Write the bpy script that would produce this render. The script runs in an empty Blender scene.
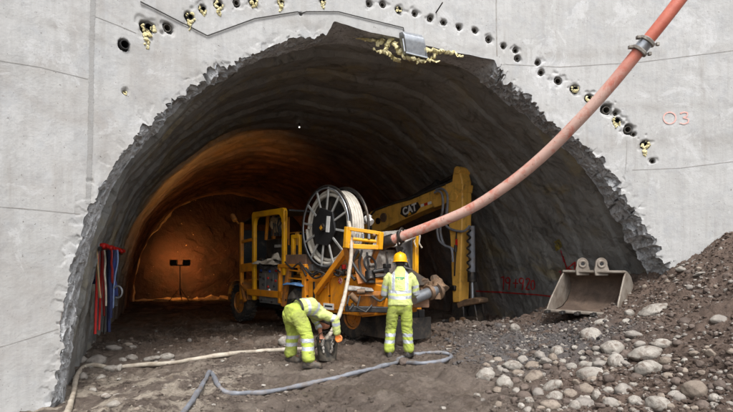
import bpy, bmesh, math, random
import numpy as np
from mathutils import Vector, Matrix
from mathutils.bvhtree import BVHTree

random.seed(7)
rng = np.random.default_rng(7)
sc = bpy.context.scene
col = sc.collection
F = 529.0                      # focal length in photo pixels (photo 733 x 412)
EYE = (0.0, 0.0, 1.6)

# ------------------------------------------------------------------ camera, sky, sun, exposure
cam_d = bpy.data.cameras.new("camera")
cam = bpy.data.objects.new("camera", cam_d)
col.objects.link(cam)
cam.location = EYE
cam.rotation_euler = (math.radians(90), 0, 0)
cam_d.sensor_width = 36.0
cam_d.lens = F / 733.0 * 36.0
cam_d.shift_y = (262.0 - 206.0) / 733.0
cam_d.clip_start = 0.05
cam_d.clip_end = 500
sc.camera = cam

SUN_EL, SUN_AZ = math.radians(56), math.radians(168)      # azimuth clockwise from +Y
world = bpy.data.worlds.new("World")
sc.world = world
world.use_nodes = True
wn = world.node_tree.nodes
wl = world.node_tree.links
sky = wn.new("ShaderNodeTexSky")
sky.sky_type = 'NISHITA'
sky.sun_disc = False
sky.sun_elevation = SUN_EL
sky.sun_rotation = SUN_AZ
sky.dust_density = 4.0
sky.air_density = 1.0
hs = wn.new("ShaderNodeHueSaturation")
hs.inputs['Saturation'].default_value = 0.28
wl.new(sky.outputs[0], hs.inputs['Color'])
bg = wn["Background"]
wl.new(hs.outputs[0], bg.inputs['Color'])
bg.inputs['Strength'].default_value = 0.15
sd = bpy.data.lights.new("sun", 'SUN')
sd.energy = 1.15
sd.angle = math.radians(14)
sd.color = (1.0, 0.98, 0.955)
sun = bpy.data.objects.new("sun", sd)
col.objects.link(sun)
dirv = Vector((math.sin(SUN_AZ) * math.cos(SUN_EL), math.cos(SUN_AZ) * math.cos(SUN_EL), math.sin(SUN_EL)))
sun.rotation_euler = dirv.to_track_quat('Z', 'Y').to_euler()
sc.view_settings.view_transform = 'Standard'
sc.view_settings.look = 'None'
sc.view_settings.exposure = 1.0
sc.view_settings.gamma = 1.0
sc.cycles.max_bounces = 8
sc.cycles.diffuse_bounces = 5

# ------------------------------------------------------------------ helpers
def lin(c):
    return tuple(((v / 255.0) / 12.92 if v <= 10 else (((v / 255.0) + 0.055) / 1.055) ** 2.4) for v in c)

def _h(ix, iy, iz, seed):
    h = (ix * 374761393 + iy * 668265263 + iz * 2147483647 * 3 + seed * 144665) & 0xFFFFFFFF
    h = ((h ^ (h >> 13)) * 1274126177) & 0xFFFFFFFF
    h = (h ^ (h >> 16)) & 0xFFFFFFFF
    h = (h * 2246822519) & 0xFFFFFFFF
    return ((h ^ (h >> 15)) & 0xFFFFFF) / float(0xFFFFFF)

def vn(p, scale=1.0, seed=0):
    """smooth value noise in -1..1 for an (N,3) array"""
    p = np.asarray(p, float) * scale + 1000.0
    i = np.floor(p).astype(np.int64)
    f = p - i
    f = f * f * (3 - 2 * f)
    r = 0
    for dx in (0, 1):
        wx = f[:, 0] if dx else 1 - f[:, 0]
        for dy in (0, 1):
            wy = f[:, 1] if dy else 1 - f[:, 1]
            for dz in (0, 1):
                wz = f[:, 2] if dz else 1 - f[:, 2]
                r = r + wx * wy * wz * _h(i[:, 0] + dx, i[:, 1] + dy, i[:, 2] + dz, seed)
    return r * 2 - 1

def fbm(p, scale=1.0, octv=4, seed=0, gain=0.5, ridged=False):
    a, s, r = 1.0, scale, 0
    for k in range(octv):
        n = vn(p, s, seed + k * 17)
        if ridged:
            n = 1 - 2 * np.abs(n)
        r = r + a * n
        a *= gain
        s *= 2.03
    return r

def cell(p, scale=1.0, seed=0):
    """blocky cell noise 0..1 with warped borders"""
    p = np.asarray(p, float) * scale + 1000.0
    i = np.floor(p).astype(np.int64)
    best = np.full(len(p), 1e9)
    val = np.zeros(len(p))
    for dx in (-1, 0, 1):
        for dy in (-1, 0, 1):
            for dz in (-1, 0, 1):
                j0, j1, j2 = i[:, 0] + dx, i[:, 1] + dy, i[:, 2] + dz
                cx = j0 + _h(j0, j1, j2, seed); cy = j1 + _h(j0, j1, j2, seed + 5); cz = j2 + _h(j0, j1, j2, seed + 9)
                d = (p[:, 0] - cx) ** 2 + (p[:, 1] - cy) ** 2 + (p[:, 2] - cz) ** 2
                m = d < best
                best[m] = d[m]
                # tilted facets: value plus slope inside the cell
                v = _h(j0, j1, j2, seed + 21) + 0.8 * ((p[:, 0] - cx) * (_h(j0, j1, j2, seed + 31) - .5) + (p[:, 1] - cy) * (_h(j0, j1, j2, seed + 37) - .5) + (p[:, 2] - cz) * (_h(j0, j1, j2, seed + 41) - .5))
                val[m] = v[m]
    return val

def sstep(a, b, x):
    t = np.clip((x - a) / (b - a), 0, 1)
    return t * t * (3 - 2 * t)

def tag(o, label=None, cat=None, group=None, kind=None):
    if label: o['label'] = label
    if cat: o['category'] = cat
    if group: o['group'] = group
    if kind: o['kind'] = kind
    return o

def mesh_np(name, V, Fc, mat, parent=None, smooth=True, sharp=None):
    me = bpy.data.meshes.new(name)
    V = np.asarray(V, np.float32); Fc = np.asarray(Fc, np.int32)
    me.vertices.add(len(V)); me.vertices.foreach_set("co", V.ravel())
    k = Fc.shape[1]
    me.loops.add(Fc.size); me.loops.foreach_set("vertex_index", Fc.ravel())
    me.polygons.add(len(Fc)); me.polygons.foreach_set("loop_start", np.arange(0, Fc.size, k, dtype=np.int32))
    me.update(calc_edges=True)
    me.validate()
    me.polygons.foreach_set("use_smooth", np.full(len(me.polygons), bool(smooth)))
    if sharp: me.set_sharp_from_angle(angle=math.radians(sharp))
    me.materials.append(mat)
    o = bpy.data.objects.new(name, me)
    col.objects.link(o)
    if parent: o.parent = parent
    return o

def empty(name, loc=(0, 0, 0), rz=0.0):
    o = bpy.data.objects.new(name, None)
    o.location = loc; o.rotation_euler = (0, 0, rz)
    o.empty_display_size = 0.2
    col.objects.link(o)
    return o

def grid_faces(nr, nc, flip=False):
    r = np.arange(nr - 1)[:, None]; c = np.arange(nc - 1)[None, :]
    a = (r * nc + c).ravel(); b = a + 1; d = a + nc; e = d + 1
    return np.stack([a, d, e, b] if flip else [a, b, e, d], 1)

class MB:
    def __init__(s): s.v = []; s.f = []
    def add(s, vs, fs):
        n = len(s.v); s.v += [tuple(v) for v in vs]; s.f += [tuple(i + n for i in f) for f in fs]; return s
    def box(s, c, d, rot=None, taper=1.0):
        hx, hy, hz = d[0] / 2, d[1] / 2, d[2] / 2
        vs = []
        for z in (-1, 1):
            t = taper if z > 0 else 1.0
            for x, y in ((-1, -1), (1, -1), (1, 1), (-1, 1)):
                vs.append(Vector((x * hx * t, y * hy * t, z * hz)))
        if rot is not None:
            from mathutils import Euler
            m = Euler(rot).to_matrix(); vs = [m @ v for v in vs]
        vs = [v + Vector(c) for v in vs]
        return s.add(vs, [(0, 3, 2, 1), (4, 5, 6, 7), (0, 1, 5, 4), (1, 2, 6, 5), (2, 3, 7, 6), (3, 0, 4, 7)])
    def bar(s, p, q, w, h=None, up=(0, 0, 1)):
        """rectangular bar from p to q"""
        h = h or w
        p, q = Vector(p), Vector(q); d = (q - p).normalized(); up = Vector(up)
        if abs(d.dot(up)) > .97: up = Vector((1, 0, 0))
        r = d.cross(up).normalized(); u = r.cross(d).normalized()
        vs = []
        for e in (p, q):
            for a, b in ((-1, -1), (1, -1), (1, 1), (-1, 1)):
                vs.append(e + r * a * w / 2 + u * b * h / 2)
        return s.add(vs, [(0, 3, 2, 1), (4, 5, 6, 7), (0, 1, 5, 4), (1, 2, 6, 5), (2, 3, 7, 6), (3, 0, 4, 7)])
    def tube(s, pts, r, seg=10, cap=True, closed=False, rf=None):
        pts = [Vector(p) for p in pts]; n = len(pts)
        rr = [r] * n if rf is None else [rf(i / (n - 1.0)) if callable(rf) else rf[i] for i in range(n)]
        base = len(s.v); nrm = None; vs = []
        for i, p in enumerate(pts):
            if closed: t = pts[(i + 1) % n] - pts[i - 1]
            else: t = (pts[min(i + 1, n - 1)] - pts[max(i - 1, 0)])
            t = t.normalized() if t.length > 1e-9 else Vector((0, 0, 1))
            if nrm is None:
                nrm = t.orthogonal().normalized()
            nrm = (nrm - t * nrm.dot(t)).normalized(); b = t.cross(nrm)
            for k in range(seg):
                a = 2 * math.pi * k / seg
                vs.append(p + (nrm * math.cos(a) + b * math.sin(a)) * rr[i])
        fs = []
        m = n if closed else n - 1
        for i in range(m):
            j = (i + 1) % n
            for k in range(seg):
                l = (k + 1) % seg
                fs.append((i * seg + k, i * seg + l, j * seg + l, j * seg + k))
        if cap and not closed:
            fs.append(tuple(range(seg - 1, -1, -1))); fs.append(tuple((n - 1) * seg + k for k in range(seg)))
        return s.add(vs, fs)
    def cyl(s, p, q, r, r2=None, seg=20):
        return s.tube([p, q], r, seg, rf=[r, r if r2 is None else r2])
    def prism(s, poly, d, org=(0, 0, 0), ux=(1, 0, 0), uy=(0, 0, 1), dn=(0, 1, 0)):
        """polygon in plane (ux,uy) pushed d along dn"""
        org, ux, uy, dn = Vector(org), Vector(ux), Vector(uy), Vector(dn)
        n = len(poly)
        a = [org + ux * x + uy * y for x, y in poly]; b = [v + dn * d for v in a]
        fs = [tuple(range(n)), tuple(range(2 * n - 1, n - 1, -1))]
        for i in range(n):
            j = (i + 1) % n; fs.append((i, i + n, j + n, j))
        return s.add(a + b, fs)
    def ball(s, c, r, seg=12, rings=8, sc3=(1, 1, 1)):
        vs = [Vector((0, 0, -1))]; fs = []
        for i in range(1, rings):
            ph = -math.pi / 2 + math.pi * i / rings
            for k in range(seg):
                a = 2 * math.pi * k / seg; vs.append(Vector((math.cos(ph) * math.cos(a), math.cos(ph) * math.sin(a), math.sin(ph))))
        vs.append(Vector((0, 0, 1)))
        for k in range(seg):
            l = (k + 1) % seg
            fs.append((0, 1 + l, 1 + k))
            for i in range(rings - 2):
                o = 1 + i * seg; fs.append((o + k, o + l, o + seg + l, o + seg + k))
            o = 1 + (rings - 2) * seg; fs.append((o + k, o + l, len(vs) - 1))
        c = Vector(c)
        return s.add([Vector((v.x * r * sc3[0], v.y * r * sc3[1], v.z * r * sc3[2])) + c for v in vs], fs)
    def build(s, name, mat, parent=None, bevel=0.0, sharp=38, jitter=0.0, jscale=6.0, sub=0):
        me = bpy.data.meshes.new(name)
        me.from_pydata([tuple(v) for v in s.v], [], s.f)
        bm = bmesh.new(); bm.from_mesh(me)
        bmesh.ops.recalc_face_normals(bm, faces=bm.faces)
        if sub: bmesh.ops.subdivide_edges(bm, edges=bm.edges[:], cuts=sub, use_grid_fill=True)
        bm.to_mesh(me); bm.free()
        if jitter:
            co = np.empty(len(me.vertices) * 3); me.vertices.foreach_get("co", co); co = co.reshape(-1, 3)
            co = co + np.stack([fbm(co, jscale, 2, k * 7) for k in range(3)], 1) * jitter
            me.vertices.foreach_set("co", co.ravel())
        for p in me.polygons: p.use_smooth = True
        me.set_sharp_from_angle(angle=math.radians(sharp))
        for m in (mat if isinstance(mat, (list, tuple)) else [mat]): me.materials.append(m)
        o = bpy.data.objects.new(name, me); col.objects.link(o)
        if parent: o.parent = parent
        if bevel:
            b = o.modifiers.new("bevel", 'BEVEL'); b.width = bevel; b.segments = 2; b.limit_method = 'ANGLE'; b.angle_limit = math.radians(40)
        return o

# ------------------------------------------------------------------ materials
def mat(name, c1, c2=None, scale=5.0, rough=0.6, metal=0.0, bump=0.15, bscale=40.0, dirt=None, damt=0.45, dscale=3.0,
        world_co=False, rvar=0.15, spec=0.5, streak=False, emit=None, estr=0.0, coat=0.0, dsharp=0.12, alpha=None):
    m = bpy.data.materials.new(name); m.use_nodes = True
    nt = m.node_tree; N = nt.nodes; L = nt.links
    b = N["Principled BSDF"]
    if world_co:
        g = N.new("ShaderNodeNewGeometry"); co = g.outputs['Position']
    else:
        g = N.new("ShaderNodeTexCoord"); co = g.outputs['Object']
    src = co
    def noise(sc_, det=6, dist=0.0, stretch=None, rough_=0.6):
        t = N.new("ShaderNodeTexNoise"); t.inputs['Scale'].default_value = sc_; t.inputs['Detail'].default_value = det
        t.inputs['Roughness'].default_value = rough_; t.inputs['Distortion'].default_value = dist
        if stretch:
            mp = N.new("ShaderNodeMapping"); mp.inputs['Scale'].default_value = stretch; L.new(src, mp.inputs['Vector']); L.new(mp.outputs[0], t.inputs['Vector'])
        else: L.new(src, t.inputs['Vector'])
        return t.outputs['Fac']
    def ramp(fac, lo, hi):
        r = N.new("ShaderNodeMapRange"); r.inputs[1].default_value = lo; r.inputs[2].default_value = hi; r.clamp = True
        L.new(fac, r.inputs[0]); return r.outputs[0]
    def mix(fac, a, b_):
        x = N.new("ShaderNodeMix"); x.data_type = 'RGBA'
        if isinstance(fac, float): x.inputs[0].default_value = fac
        else: L.new(fac, x.inputs[0])
        for i, v in ((6, a), (7, b_)):
            if isinstance(v, tuple): x.inputs[i].default_value = (*v, 1)
            else: L.new(v, x.inputs[i])
        return x.outputs[2]
    A = lin(c1); B = lin(c2) if c2 else tuple(v * 0.72 for v in A)
    n1 = noise(scale, 8, 0.3)
    c = mix(ramp(n1, .32, .68), A, B)
    if streak:
        c = mix(ramp(noise(scale * .8, 6, 0, (6, 6, .5)), .5, .78), c, tuple(v * .62 for v in A))
    if dirt:
        df = ramp(noise(dscale, 10, .6, rough_=.7), 1 - damt - dsharp, 1 - damt + dsharp)
        c = mix(df, c, lin(dirt))
    L.new(c, b.inputs['Base Color'])
    rr = N.new("ShaderNodeMapRange"); rr.inputs[3].default_value = max(rough - rvar, .02); rr.inputs[4].default_value = min(rough + rvar, 1)
    L.new(noise(scale * 2.3, 5), rr.inputs[0]); L.new(rr.outputs[0], b.inputs['Roughness'])
    b.inputs['Metallic'].default_value = metal
    b.inputs['Specular IOR Level'].default_value = spec
    if coat: b.inputs['Coat Weight'].default_value = coat; b.inputs['Coat Roughness'].default_value = .2
    if bump:
        bp = N.new("ShaderNodeBump"); bp.inputs['Strength'].default_value = bump; bp.inputs['Distance'].default_value = 0.02
        L.new(noise(bscale, 6, 0, rough_=.65), bp.inputs['Height']); L.new(bp.outputs[0], b.inputs['Normal'])
    if emit:
        b.inputs['Emission Color'].default_value = (*emit, 1); b.inputs['Emission Strength'].default_value = estr
    m['mixfn'] = 0
    return m

DUST = (150, 138, 122)
MUD = (84, 70, 58)
M = {}
M['yellow'] = mat('bright_yellow_paint', (228, 168, 12), (205, 140, 10), 3, .45, dirt=(120, 96, 60), damt=.36, bump=.05)
M['orange'] = mat('orange_yellow_paint', (224, 144, 30), (204, 124, 24), 3, .45, dirt=(124, 96, 66), damt=.36, bump=.06, streak=True)
M['orange_dirty'] = mat('muddy_orange_paint', (206, 128, 36), (172, 104, 34), 4, .55, dirt=(98, 80, 64), damt=.46, bump=.12, streak=True)
M['cat_yellow'] = mat('digger_yellow_paint', (230, 178, 84), (214, 160, 68), 2.5, .5, dirt=(110, 88, 58), damt=.36, bump=.05, streak=True)
M['black'] = mat('black_paint', (26, 26, 28), (38, 37, 36), 5, .5, dirt=(80, 72, 64), damt=.36, bump=.1)
M['dark_steel'] = mat('dark_steel', (58, 57, 56), (38, 37, 37), 6, .45, .6, dirt=(98, 86, 74), damt=.42, bump=.15)
M['grey_steel'] = mat('grey_panel_paint', (118, 120, 120), (98, 98, 98), 5, .5, .2, dirt=(140, 128, 112), damt=.42, bump=.08, streak=True)
M['galv'] = mat('galvanised_steel', (168, 172, 176), (142, 146, 152), 14, .38, .75, dirt=(140, 132, 118), damt=.3, bump=.06)
M['dusty_plate'] = mat('concrete_spattered_plate', (176, 172, 164), (128, 122, 114), 9, .85, dirt=(96, 88, 80), damt=.45, dscale=6, bump=.5, bscale=30)
M['rubber'] = mat('tyre_rubber', (30, 29, 28), (44, 41, 38), 5, .85, dirt=(92, 78, 64), damt=.42, bump=.3)
M['glass'] = mat('dusty_window_glass', (30, 34, 38), (50, 52, 52), 3, .18, dirt=(110, 100, 88), damt=.3, bump=.02)
M['seat'] = mat('black_vinyl', (22, 22, 24), (32, 31, 30), 5, .6, bump=.15)
M['white_hose'] = mat('dusty_white_hose', (190, 182, 168), (164, 154, 138), 7, .65, dirt=(124, 108, 92), damt=.42, bump=.12, dscale=5)
M['reel_hose'] = mat('cream_white_hose', (208, 202, 190), (178, 171, 158), 7, .55, dirt=(150, 140, 124), damt=.34, bump=.1, dscale=6)
M['grey_hose'] = mat('blue_grey_hose', (130, 134, 142), (104, 106, 112), 6, .55, dirt=(112, 100, 88), damt=.4, bump=.15, dscale=5)
M['wire'] = mat('black_rubber_hose', (40, 39, 38), (60, 57, 54), 9, .6, bump=.1)
M['lime'] = mat('lime_hi_vis_fabric', (174, 188, 84), (154, 168, 76), 6, .9, dirt=(124, 124, 82), damt=.42, dscale=3, bump=.25, bscale=60, spec=.2)
M['lime_pale'] = mat('pale_lime_hi_vis_jacket_fabric', (200, 208, 140), (184, 194, 116), 6, .85, dirt=(150, 150, 108), damt=.38, dscale=4, bump=.25, bscale=60, spec=.2)
M['reflect'] = mat('silver_reflective_tape', (196, 200, 206), (170, 175, 184), 12, .35, .3, dirt=(150, 145, 130), damt=.32, bump=.08)
M['skin'] = mat('skin', (172, 118, 92), (154, 102, 80), 8, .55, bump=.1, bscale=90, spec=.35)
M['hair'] = mat('dark_hair', (32, 26, 22), (48, 38, 30), 30, .7, bump=.6, bscale=120)
M['boot'] = mat('black_muddy_boot', (34, 33, 33), (48, 45, 42), 8, .6, dirt=(104, 92, 78), damt=.45, bump=.3)
M['helmet'] = mat('yellow_helmet_shell', (238, 176, 16), (226, 160, 14), 4, .32, dirt=(170, 140, 70), damt=.25, bump=.02)
M['muff'] = mat('grey_ear_muff', (150, 158, 166), (120, 126, 132), 5, .5, bump=.05)
M['glove'] = mat('orange_work_glove', (222, 128, 40), (196, 110, 44), 12, .8, dirt=(150, 120, 90), damt=.4, bump=.3)
M['undershirt'] = mat('navy_fabric', (38, 44, 60), (28, 32, 44), 8, .9, bump=.3)
M['foam'] = mat('pale_yellow_foam', (226, 218, 178), (204, 192, 140), 14, .85, dirt=(146, 130, 92), damt=.34, dscale=9, bump=1.0, bscale=35, spec=.1)
M['hole'] = mat('dark_pipe_and_hole_shade', (26, 25, 25), (34, 32, 31), 5, .7, bump=.1)
M['red_paint'] = mat('red_spray_paint', (176, 34, 34), (156, 30, 30), 18, .8, dirt=(104, 60, 56), damt=.3, dscale=22, bump=.1, world_co=True)
M['pink_paint'] = mat('pink_spray_paint', (196, 60, 90), (170, 54, 74), 18, .8, dirt=(92, 74, 74), damt=.45, dscale=22, bump=.1, world_co=True)
M['yellow_paint'] = mat('faded_yellow_spray_paint', (176, 158, 52), (140, 128, 56), 12, .85, dirt=(84, 78, 66), damt=.5, dscale=14, bump=.1, world_co=True)
M['faded_red'] = mat('faded_red_spray_paint', (214, 150, 140), (206, 168, 160), 10, .85, dirt=(196, 184, 178), damt=.45, dscale=12, bump=.05, world_co=True)
M['fin'] = mat('concrete_seam_fin', (156, 155, 152), (142, 140, 136), 6, .85, bump=.4, world_co=True, dirt=(120, 112, 102), damt=.4)
M['band'] = mat('concrete_joint_band', (150, 150, 148), (142, 141, 139), 3, .85, bump=.3, world_co=True, dirt=(128, 124, 118), damt=.38)
M['tan_cloth'] = mat('dirty_white_rag', (196, 188, 172), (160, 148, 130), 9, .95, bump=.4, dirt=(110, 98, 84), damt=.4)
M['blue_cloth'] = mat('light_blue_cloth', (96, 146, 196), (66, 112, 168), 9, .9, bump=.4, dirt=(190, 196, 200), damt=.36)
M['navy_strap'] = mat('navy_webbing', (34, 44, 88), (26, 32, 60), 12, .85, bump=.3, dirt=(80, 76, 80), damt=.3)
M['red_plastic'] = mat('red_plastic', (204, 34, 26), (176, 26, 22), 6, .45, bump=.05, dirt=(120, 50, 40), damt=.25)
M['pale_strap'] = mat('pale_webbing', (186, 160, 120), (160, 134, 100), 12, .85, bump=.3, dirt=(96, 80, 70), damt=.35)
M['knob_red'] = mat('red_knob', (190, 40, 30), None, 6, .4, bump=.02)
M['knob_blue'] = mat('blue_knob', (40, 80, 170), None, 6, .4, bump=.02)
M['white_paint'] = mat('white_sticker', (225, 224, 220), (205, 203, 198), 9, .5, bump=.02, dirt=(150, 138, 120), damt=.28)
M['pail'] = mat('muddy_black_pail', (52, 52, 50), (40, 40, 39), 6, .5, bump=.1, dirt=(138, 128, 114), damt=.45)
M['bucket'] = mat('worn_grey_bucket_steel', (158, 150, 140), (126, 117, 106), 4, .6, .25, bump=.2, dirt=(104, 90, 78), damt=.42, streak=True)
M['bucket_in'] = mat('rusty_bucket_inside', (112, 96, 84), (88, 72, 60), 4, .75, .1, bump=.3, dirt=(70, 58, 50), damt=.45)
M['wood'] = mat('brown_block_paint', (136, 104, 82), (112, 84, 66), 5, .8, bump=.3, dirt=(90, 76, 64), damt=.4)
M['bronze'] = mat('muddy_coupling_metal', (150, 120, 92), (110, 88, 68), 8, .6, .3, bump=.3, dirt=(88, 76, 66), damt=.45)

# ------------------------------------------------------------------ custom materials of the setting
def node_mat(name):
    m = bpy.data.materials.new(name); m.use_nodes = True
    nt = m.node_tree
    class K: pass
    k = K(); k.m = m; k.N = nt.nodes; k.L = nt.links; k.b = nt.nodes["Principled BSDF"]
    g = k.N.new("ShaderNodeNewGeometry"); k.pos = g.outputs['Position']
    k.sep = k.N.new("ShaderNodeSeparateXYZ"); k.L.new(k.pos, k.sep.inputs[0])
    def noise(scale, det=6, dist=0.0, stretch=None, rough=.6, off=None):
        t = k.N.new("ShaderNodeTexNoise"); t.inputs['Scale'].default_value = scale; t.inputs['Detail'].default_value = det
        t.inputs['Roughness'].default_value = rough; t.inputs['Distortion'].default_value = dist
        mp = k.N.new("ShaderNodeMapping"); k.L.new(k.pos, mp.inputs['Vector'])
        if stretch: mp.inputs['Scale'].default_value = stretch
        if off: mp.inputs['Location'].default_value = off
        k.L.new(mp.outputs[0], t.inputs['Vector'])
        return t.outputs['Fac']
    def ramp(f, lo, hi, a=0.0, b=1.0):
        r = k.N.new("ShaderNodeMapRange"); r.clamp = True
        for i, v in ((1, lo), (2, hi), (3, a), (4, b)): r.inputs[i].default_value = v
        k.L.new(f, r.inputs[0]); return r.outputs[0]
    def mix(f, a, b):
        x = k.N.new("ShaderNodeMix"); x.data_type = 'RGBA'
        if isinstance(f, float): x.inputs[0].default_value = f
        else: k.L.new(f, x.inputs[0])
        for i, v in ((6, a), (7, b)):
            if isinstance(v, tuple): x.inputs[i].default_value = (*v, 1)
            else: k.L.new(v, x.inputs[i])
        return x.outputs[2]
    def math_(op, a, b=None):
        x = k.N.new("ShaderNodeMath"); x.operation = op
        for i, v in ((0, a), (1, b)):
            if v is None: continue
            if isinstance(v, (int, float)): x.inputs[i].default_value = v
            else: k.L.new(v, x.inputs[i])
        return x.outputs[0]
    def bump(h, strength, dist, prev=None):
        x = k.N.new("ShaderNodeBump"); x.inputs['Strength'].default_value = strength; x.inputs['Distance'].default_value = dist
        k.L.new(h, x.inputs['Height'])
        if prev: k.L.new(prev, x.inputs['Normal'])
        return x.outputs[0]
    k.noise, k.ramp, k.mix, k.math, k.bump = noise, ramp, mix, math_, bump
    return k

k = node_mat('shaft_concrete')
base = k.mix(k.ramp(k.noise(.7, 8, .4), .3, .7), lin((179, 179, 178)), lin((165, 165, 163)))
base = k.mix(k.ramp(k.noise(2.6, 9, .3, rough=.7), .5, .74), base, lin((158, 160, 162)))
# run-off streaks
st0 = k.ramp(k.noise(9, 6, .1, (1.5, 1.5, .12), rough=.7), .44, .62)
base = k.mix(k.math('MULTIPLY', st0, .28), base, lin((150, 149, 147)))
st = k.math('MULTIPLY', k.ramp(k.noise(3.2, 7, .2, (2.2, 2.2, .16)), .52, .72), k.ramp(k.noise(.9, 4), .42, .6))
base = k.mix(k.math('MULTIPLY', st, .55), base, lin((140, 136, 130)))
# darker blurred bands at lift joints
for zc, wd in ((3.93, .28), (5.66, .16), (4.6, .12)):
    d = k.math('ABSOLUTE', k.math('SUBTRACT', k.math('ADD', k.sep.outputs[2], k.math('MULTIPLY', k.noise(1.5, 5), .25)), zc + .125))
    base = k.mix(k.math('MULTIPLY', k.ramp(d, 0.0, wd, .42, 0), k.ramp(k.noise(2.2, 6), .35, .6)), base, lin((136, 132, 126)))
# stained area at the left of the opening
xm = k.ramp(k.sep.outputs[0], -2.2, -3.4)
base = k.mix(k.math('MULTIPLY', k.math('MULTIPLY', xm, k.ramp(k.noise(1.3, 8, .6), .45, .7)), .6), base, lin((146, 140, 134)))
base = k.mix(k.math('MULTIPLY', k.ramp(k.noise(5, 10, .4, rough=.82, off=(2, 7, 3)), .52, .58), .26), base, lin((140, 139, 138)))
base = k.mix(k.math('MULTIPLY', k.ramp(k.noise(1.1, 9, 1.2, rough=.75, off=(7, 1, 5)), .56, .6), .3), base, lin((200, 201, 202)))
# speckle: splashes and blow holes
base = k.mix(k.ramp(k.noise(26, 3, 0), .68, .74), base, lin((110, 106, 102)))
base = k.mix(k.math('MULTIPLY', k.ramp(k.noise(11, 8, 1.0, rough=.8), .6, .68), .5), base, lin((126, 120, 114)))
k.L.new(base, k.b.inputs['Base Color'])
k.b.inputs['Roughness'].default_value = .82; k.b.inputs['Specular IOR Level'].default_value = .3
bn = k.bump(k.noise(2.0, 5), .35, .08)
bn = k.bump(k.noise(45, 5), .22, .012, bn)
k.L.new(bn, k.b.inputs['Normal'])
M['wall'] = k.m

k = node_mat('broken_concrete')
base = k.mix(k.ramp(k.noise(3, 8, .4), .35, .65), lin((192, 194, 196)), lin((158, 159, 160)))
base = k.mix(k.ramp(k.noise(14, 8, .6, rough=.75), .5, .66), base, lin((112, 111, 109)))
k.L.new(base, k.b.inputs['Base Color']); k.b.inputs['Roughness'].default_value = .9; k.b.inputs['Specular IOR Level'].default_value = .25
bn = k.bump(k.noise(12, 8, .5, rough=.7), .8, .05); bn = k.bump(k.noise(60, 5), .4, .015, bn)
k.L.new(bn, k.b.inputs['Normal'])
M['rim'] = k.m

k = node_mat('sprayed_concrete_lining')
base = k.mix(k.ramp(k.noise(.8, 8, .5), .35, .65), lin((140, 140, 136)), lin((120, 120, 118)))
base = k.mix(k.ramp(k.noise(.55, 7, 1.2, rough=.65, off=(3, 8, 1)), .5, .66), base, lin((138, 128, 102)))
base = k.mix(k.ramp(k.noise(2.6, 9, .8, rough=.7), .52, .68), base, lin((84, 83, 80)))
base = k.mix(k.math('MULTIPLY', k.ramp(k.noise(5, 8, .8, rough=.8, off=(1, 2, 7)), .58, .7), .6), base, lin((140, 130, 112)))
base = k.mix(k.ramp(k.noise(30, 2), .71, .75), base, lin((160, 152, 138)))
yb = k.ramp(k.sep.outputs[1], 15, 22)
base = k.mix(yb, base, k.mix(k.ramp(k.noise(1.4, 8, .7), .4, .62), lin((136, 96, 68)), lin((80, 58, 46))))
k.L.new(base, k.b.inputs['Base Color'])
k.L.new(k.ramp(k.noise(1.7, 6), .35, .65, .5, .85), k.b.inputs['Roughness']); k.b.inputs['Specular IOR Level'].default_value = .35
bn = k.bump(k.noise(5, 8, .3, rough=.6), .6, .08); bn = k.bump(k.noise(34, 5), .45, .02, bn)
k.L.new(bn, k.b.inputs['Normal'])
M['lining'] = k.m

k = node_mat('tunnel_end_rock')
base = k.mix(k.ramp(k.noise(.9, 9, .6, rough=.65), .36, .66), lin((70, 42, 34)), lin((42, 28, 25)))
base = k.mix(k.ramp(k.noise(5, 3, .3), .70, .74), base, lin((190, 160, 120)))
k.L.new(base, k.b.inputs['Base Color']); k.b.inputs['Roughness'].default_value = .75
bn = k.bump(k.noise(4, 9, .5, rough=.7), .8, .12); k.L.new(bn, k.b.inputs['Normal'])
M['endrock'] = k.m

k = node_mat('muddy_ground')
X, Y, Z = k.sep.outputs
brown = k.mix(k.ramp(k.noise(1.6, 9, .4, rough=.7), .38, .64), lin((114, 97, 86)), lin((88, 74, 65)))
brown = k.mix(k.ramp(k.noise(9, 8, .4, rough=.75), .56, .7), brown, lin((116, 101, 92)))
mud = k.mix(k.ramp(k.noise(1.1, 9, .6, rough=.7), .38, .62), lin((120, 108, 98)), lin((94, 83, 75)))
mud = k.mix(k.ramp(k.noise(7, 8, .5, rough=.75), .5, .68), mud, lin((76, 67, 60)))
mask = k.math('ADD', X, k.math('MULTIPLY', k.math('SUBTRACT', k.noise(.8, 5, .5), .5), 3.0))
mask = k.math('SUBTRACT', mask, k.math('MULTIPLY', k.math('SUBTRACT', Y, 7), .12))
c = k.mix(k.ramp(mask, 1.9, 2.7), mud, brown)
# inside the tunnel: darker, browner
c = k.mix(k.math('MULTIPLY', k.ramp(Y, 8.6, 11.5), k.ramp(X, 2.6, 1.2)), c, k.mix(k.ramp(k.noise(2, 8, .5), .4, .6), lin((108, 90, 76)), lin((82, 70, 60))))
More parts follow.
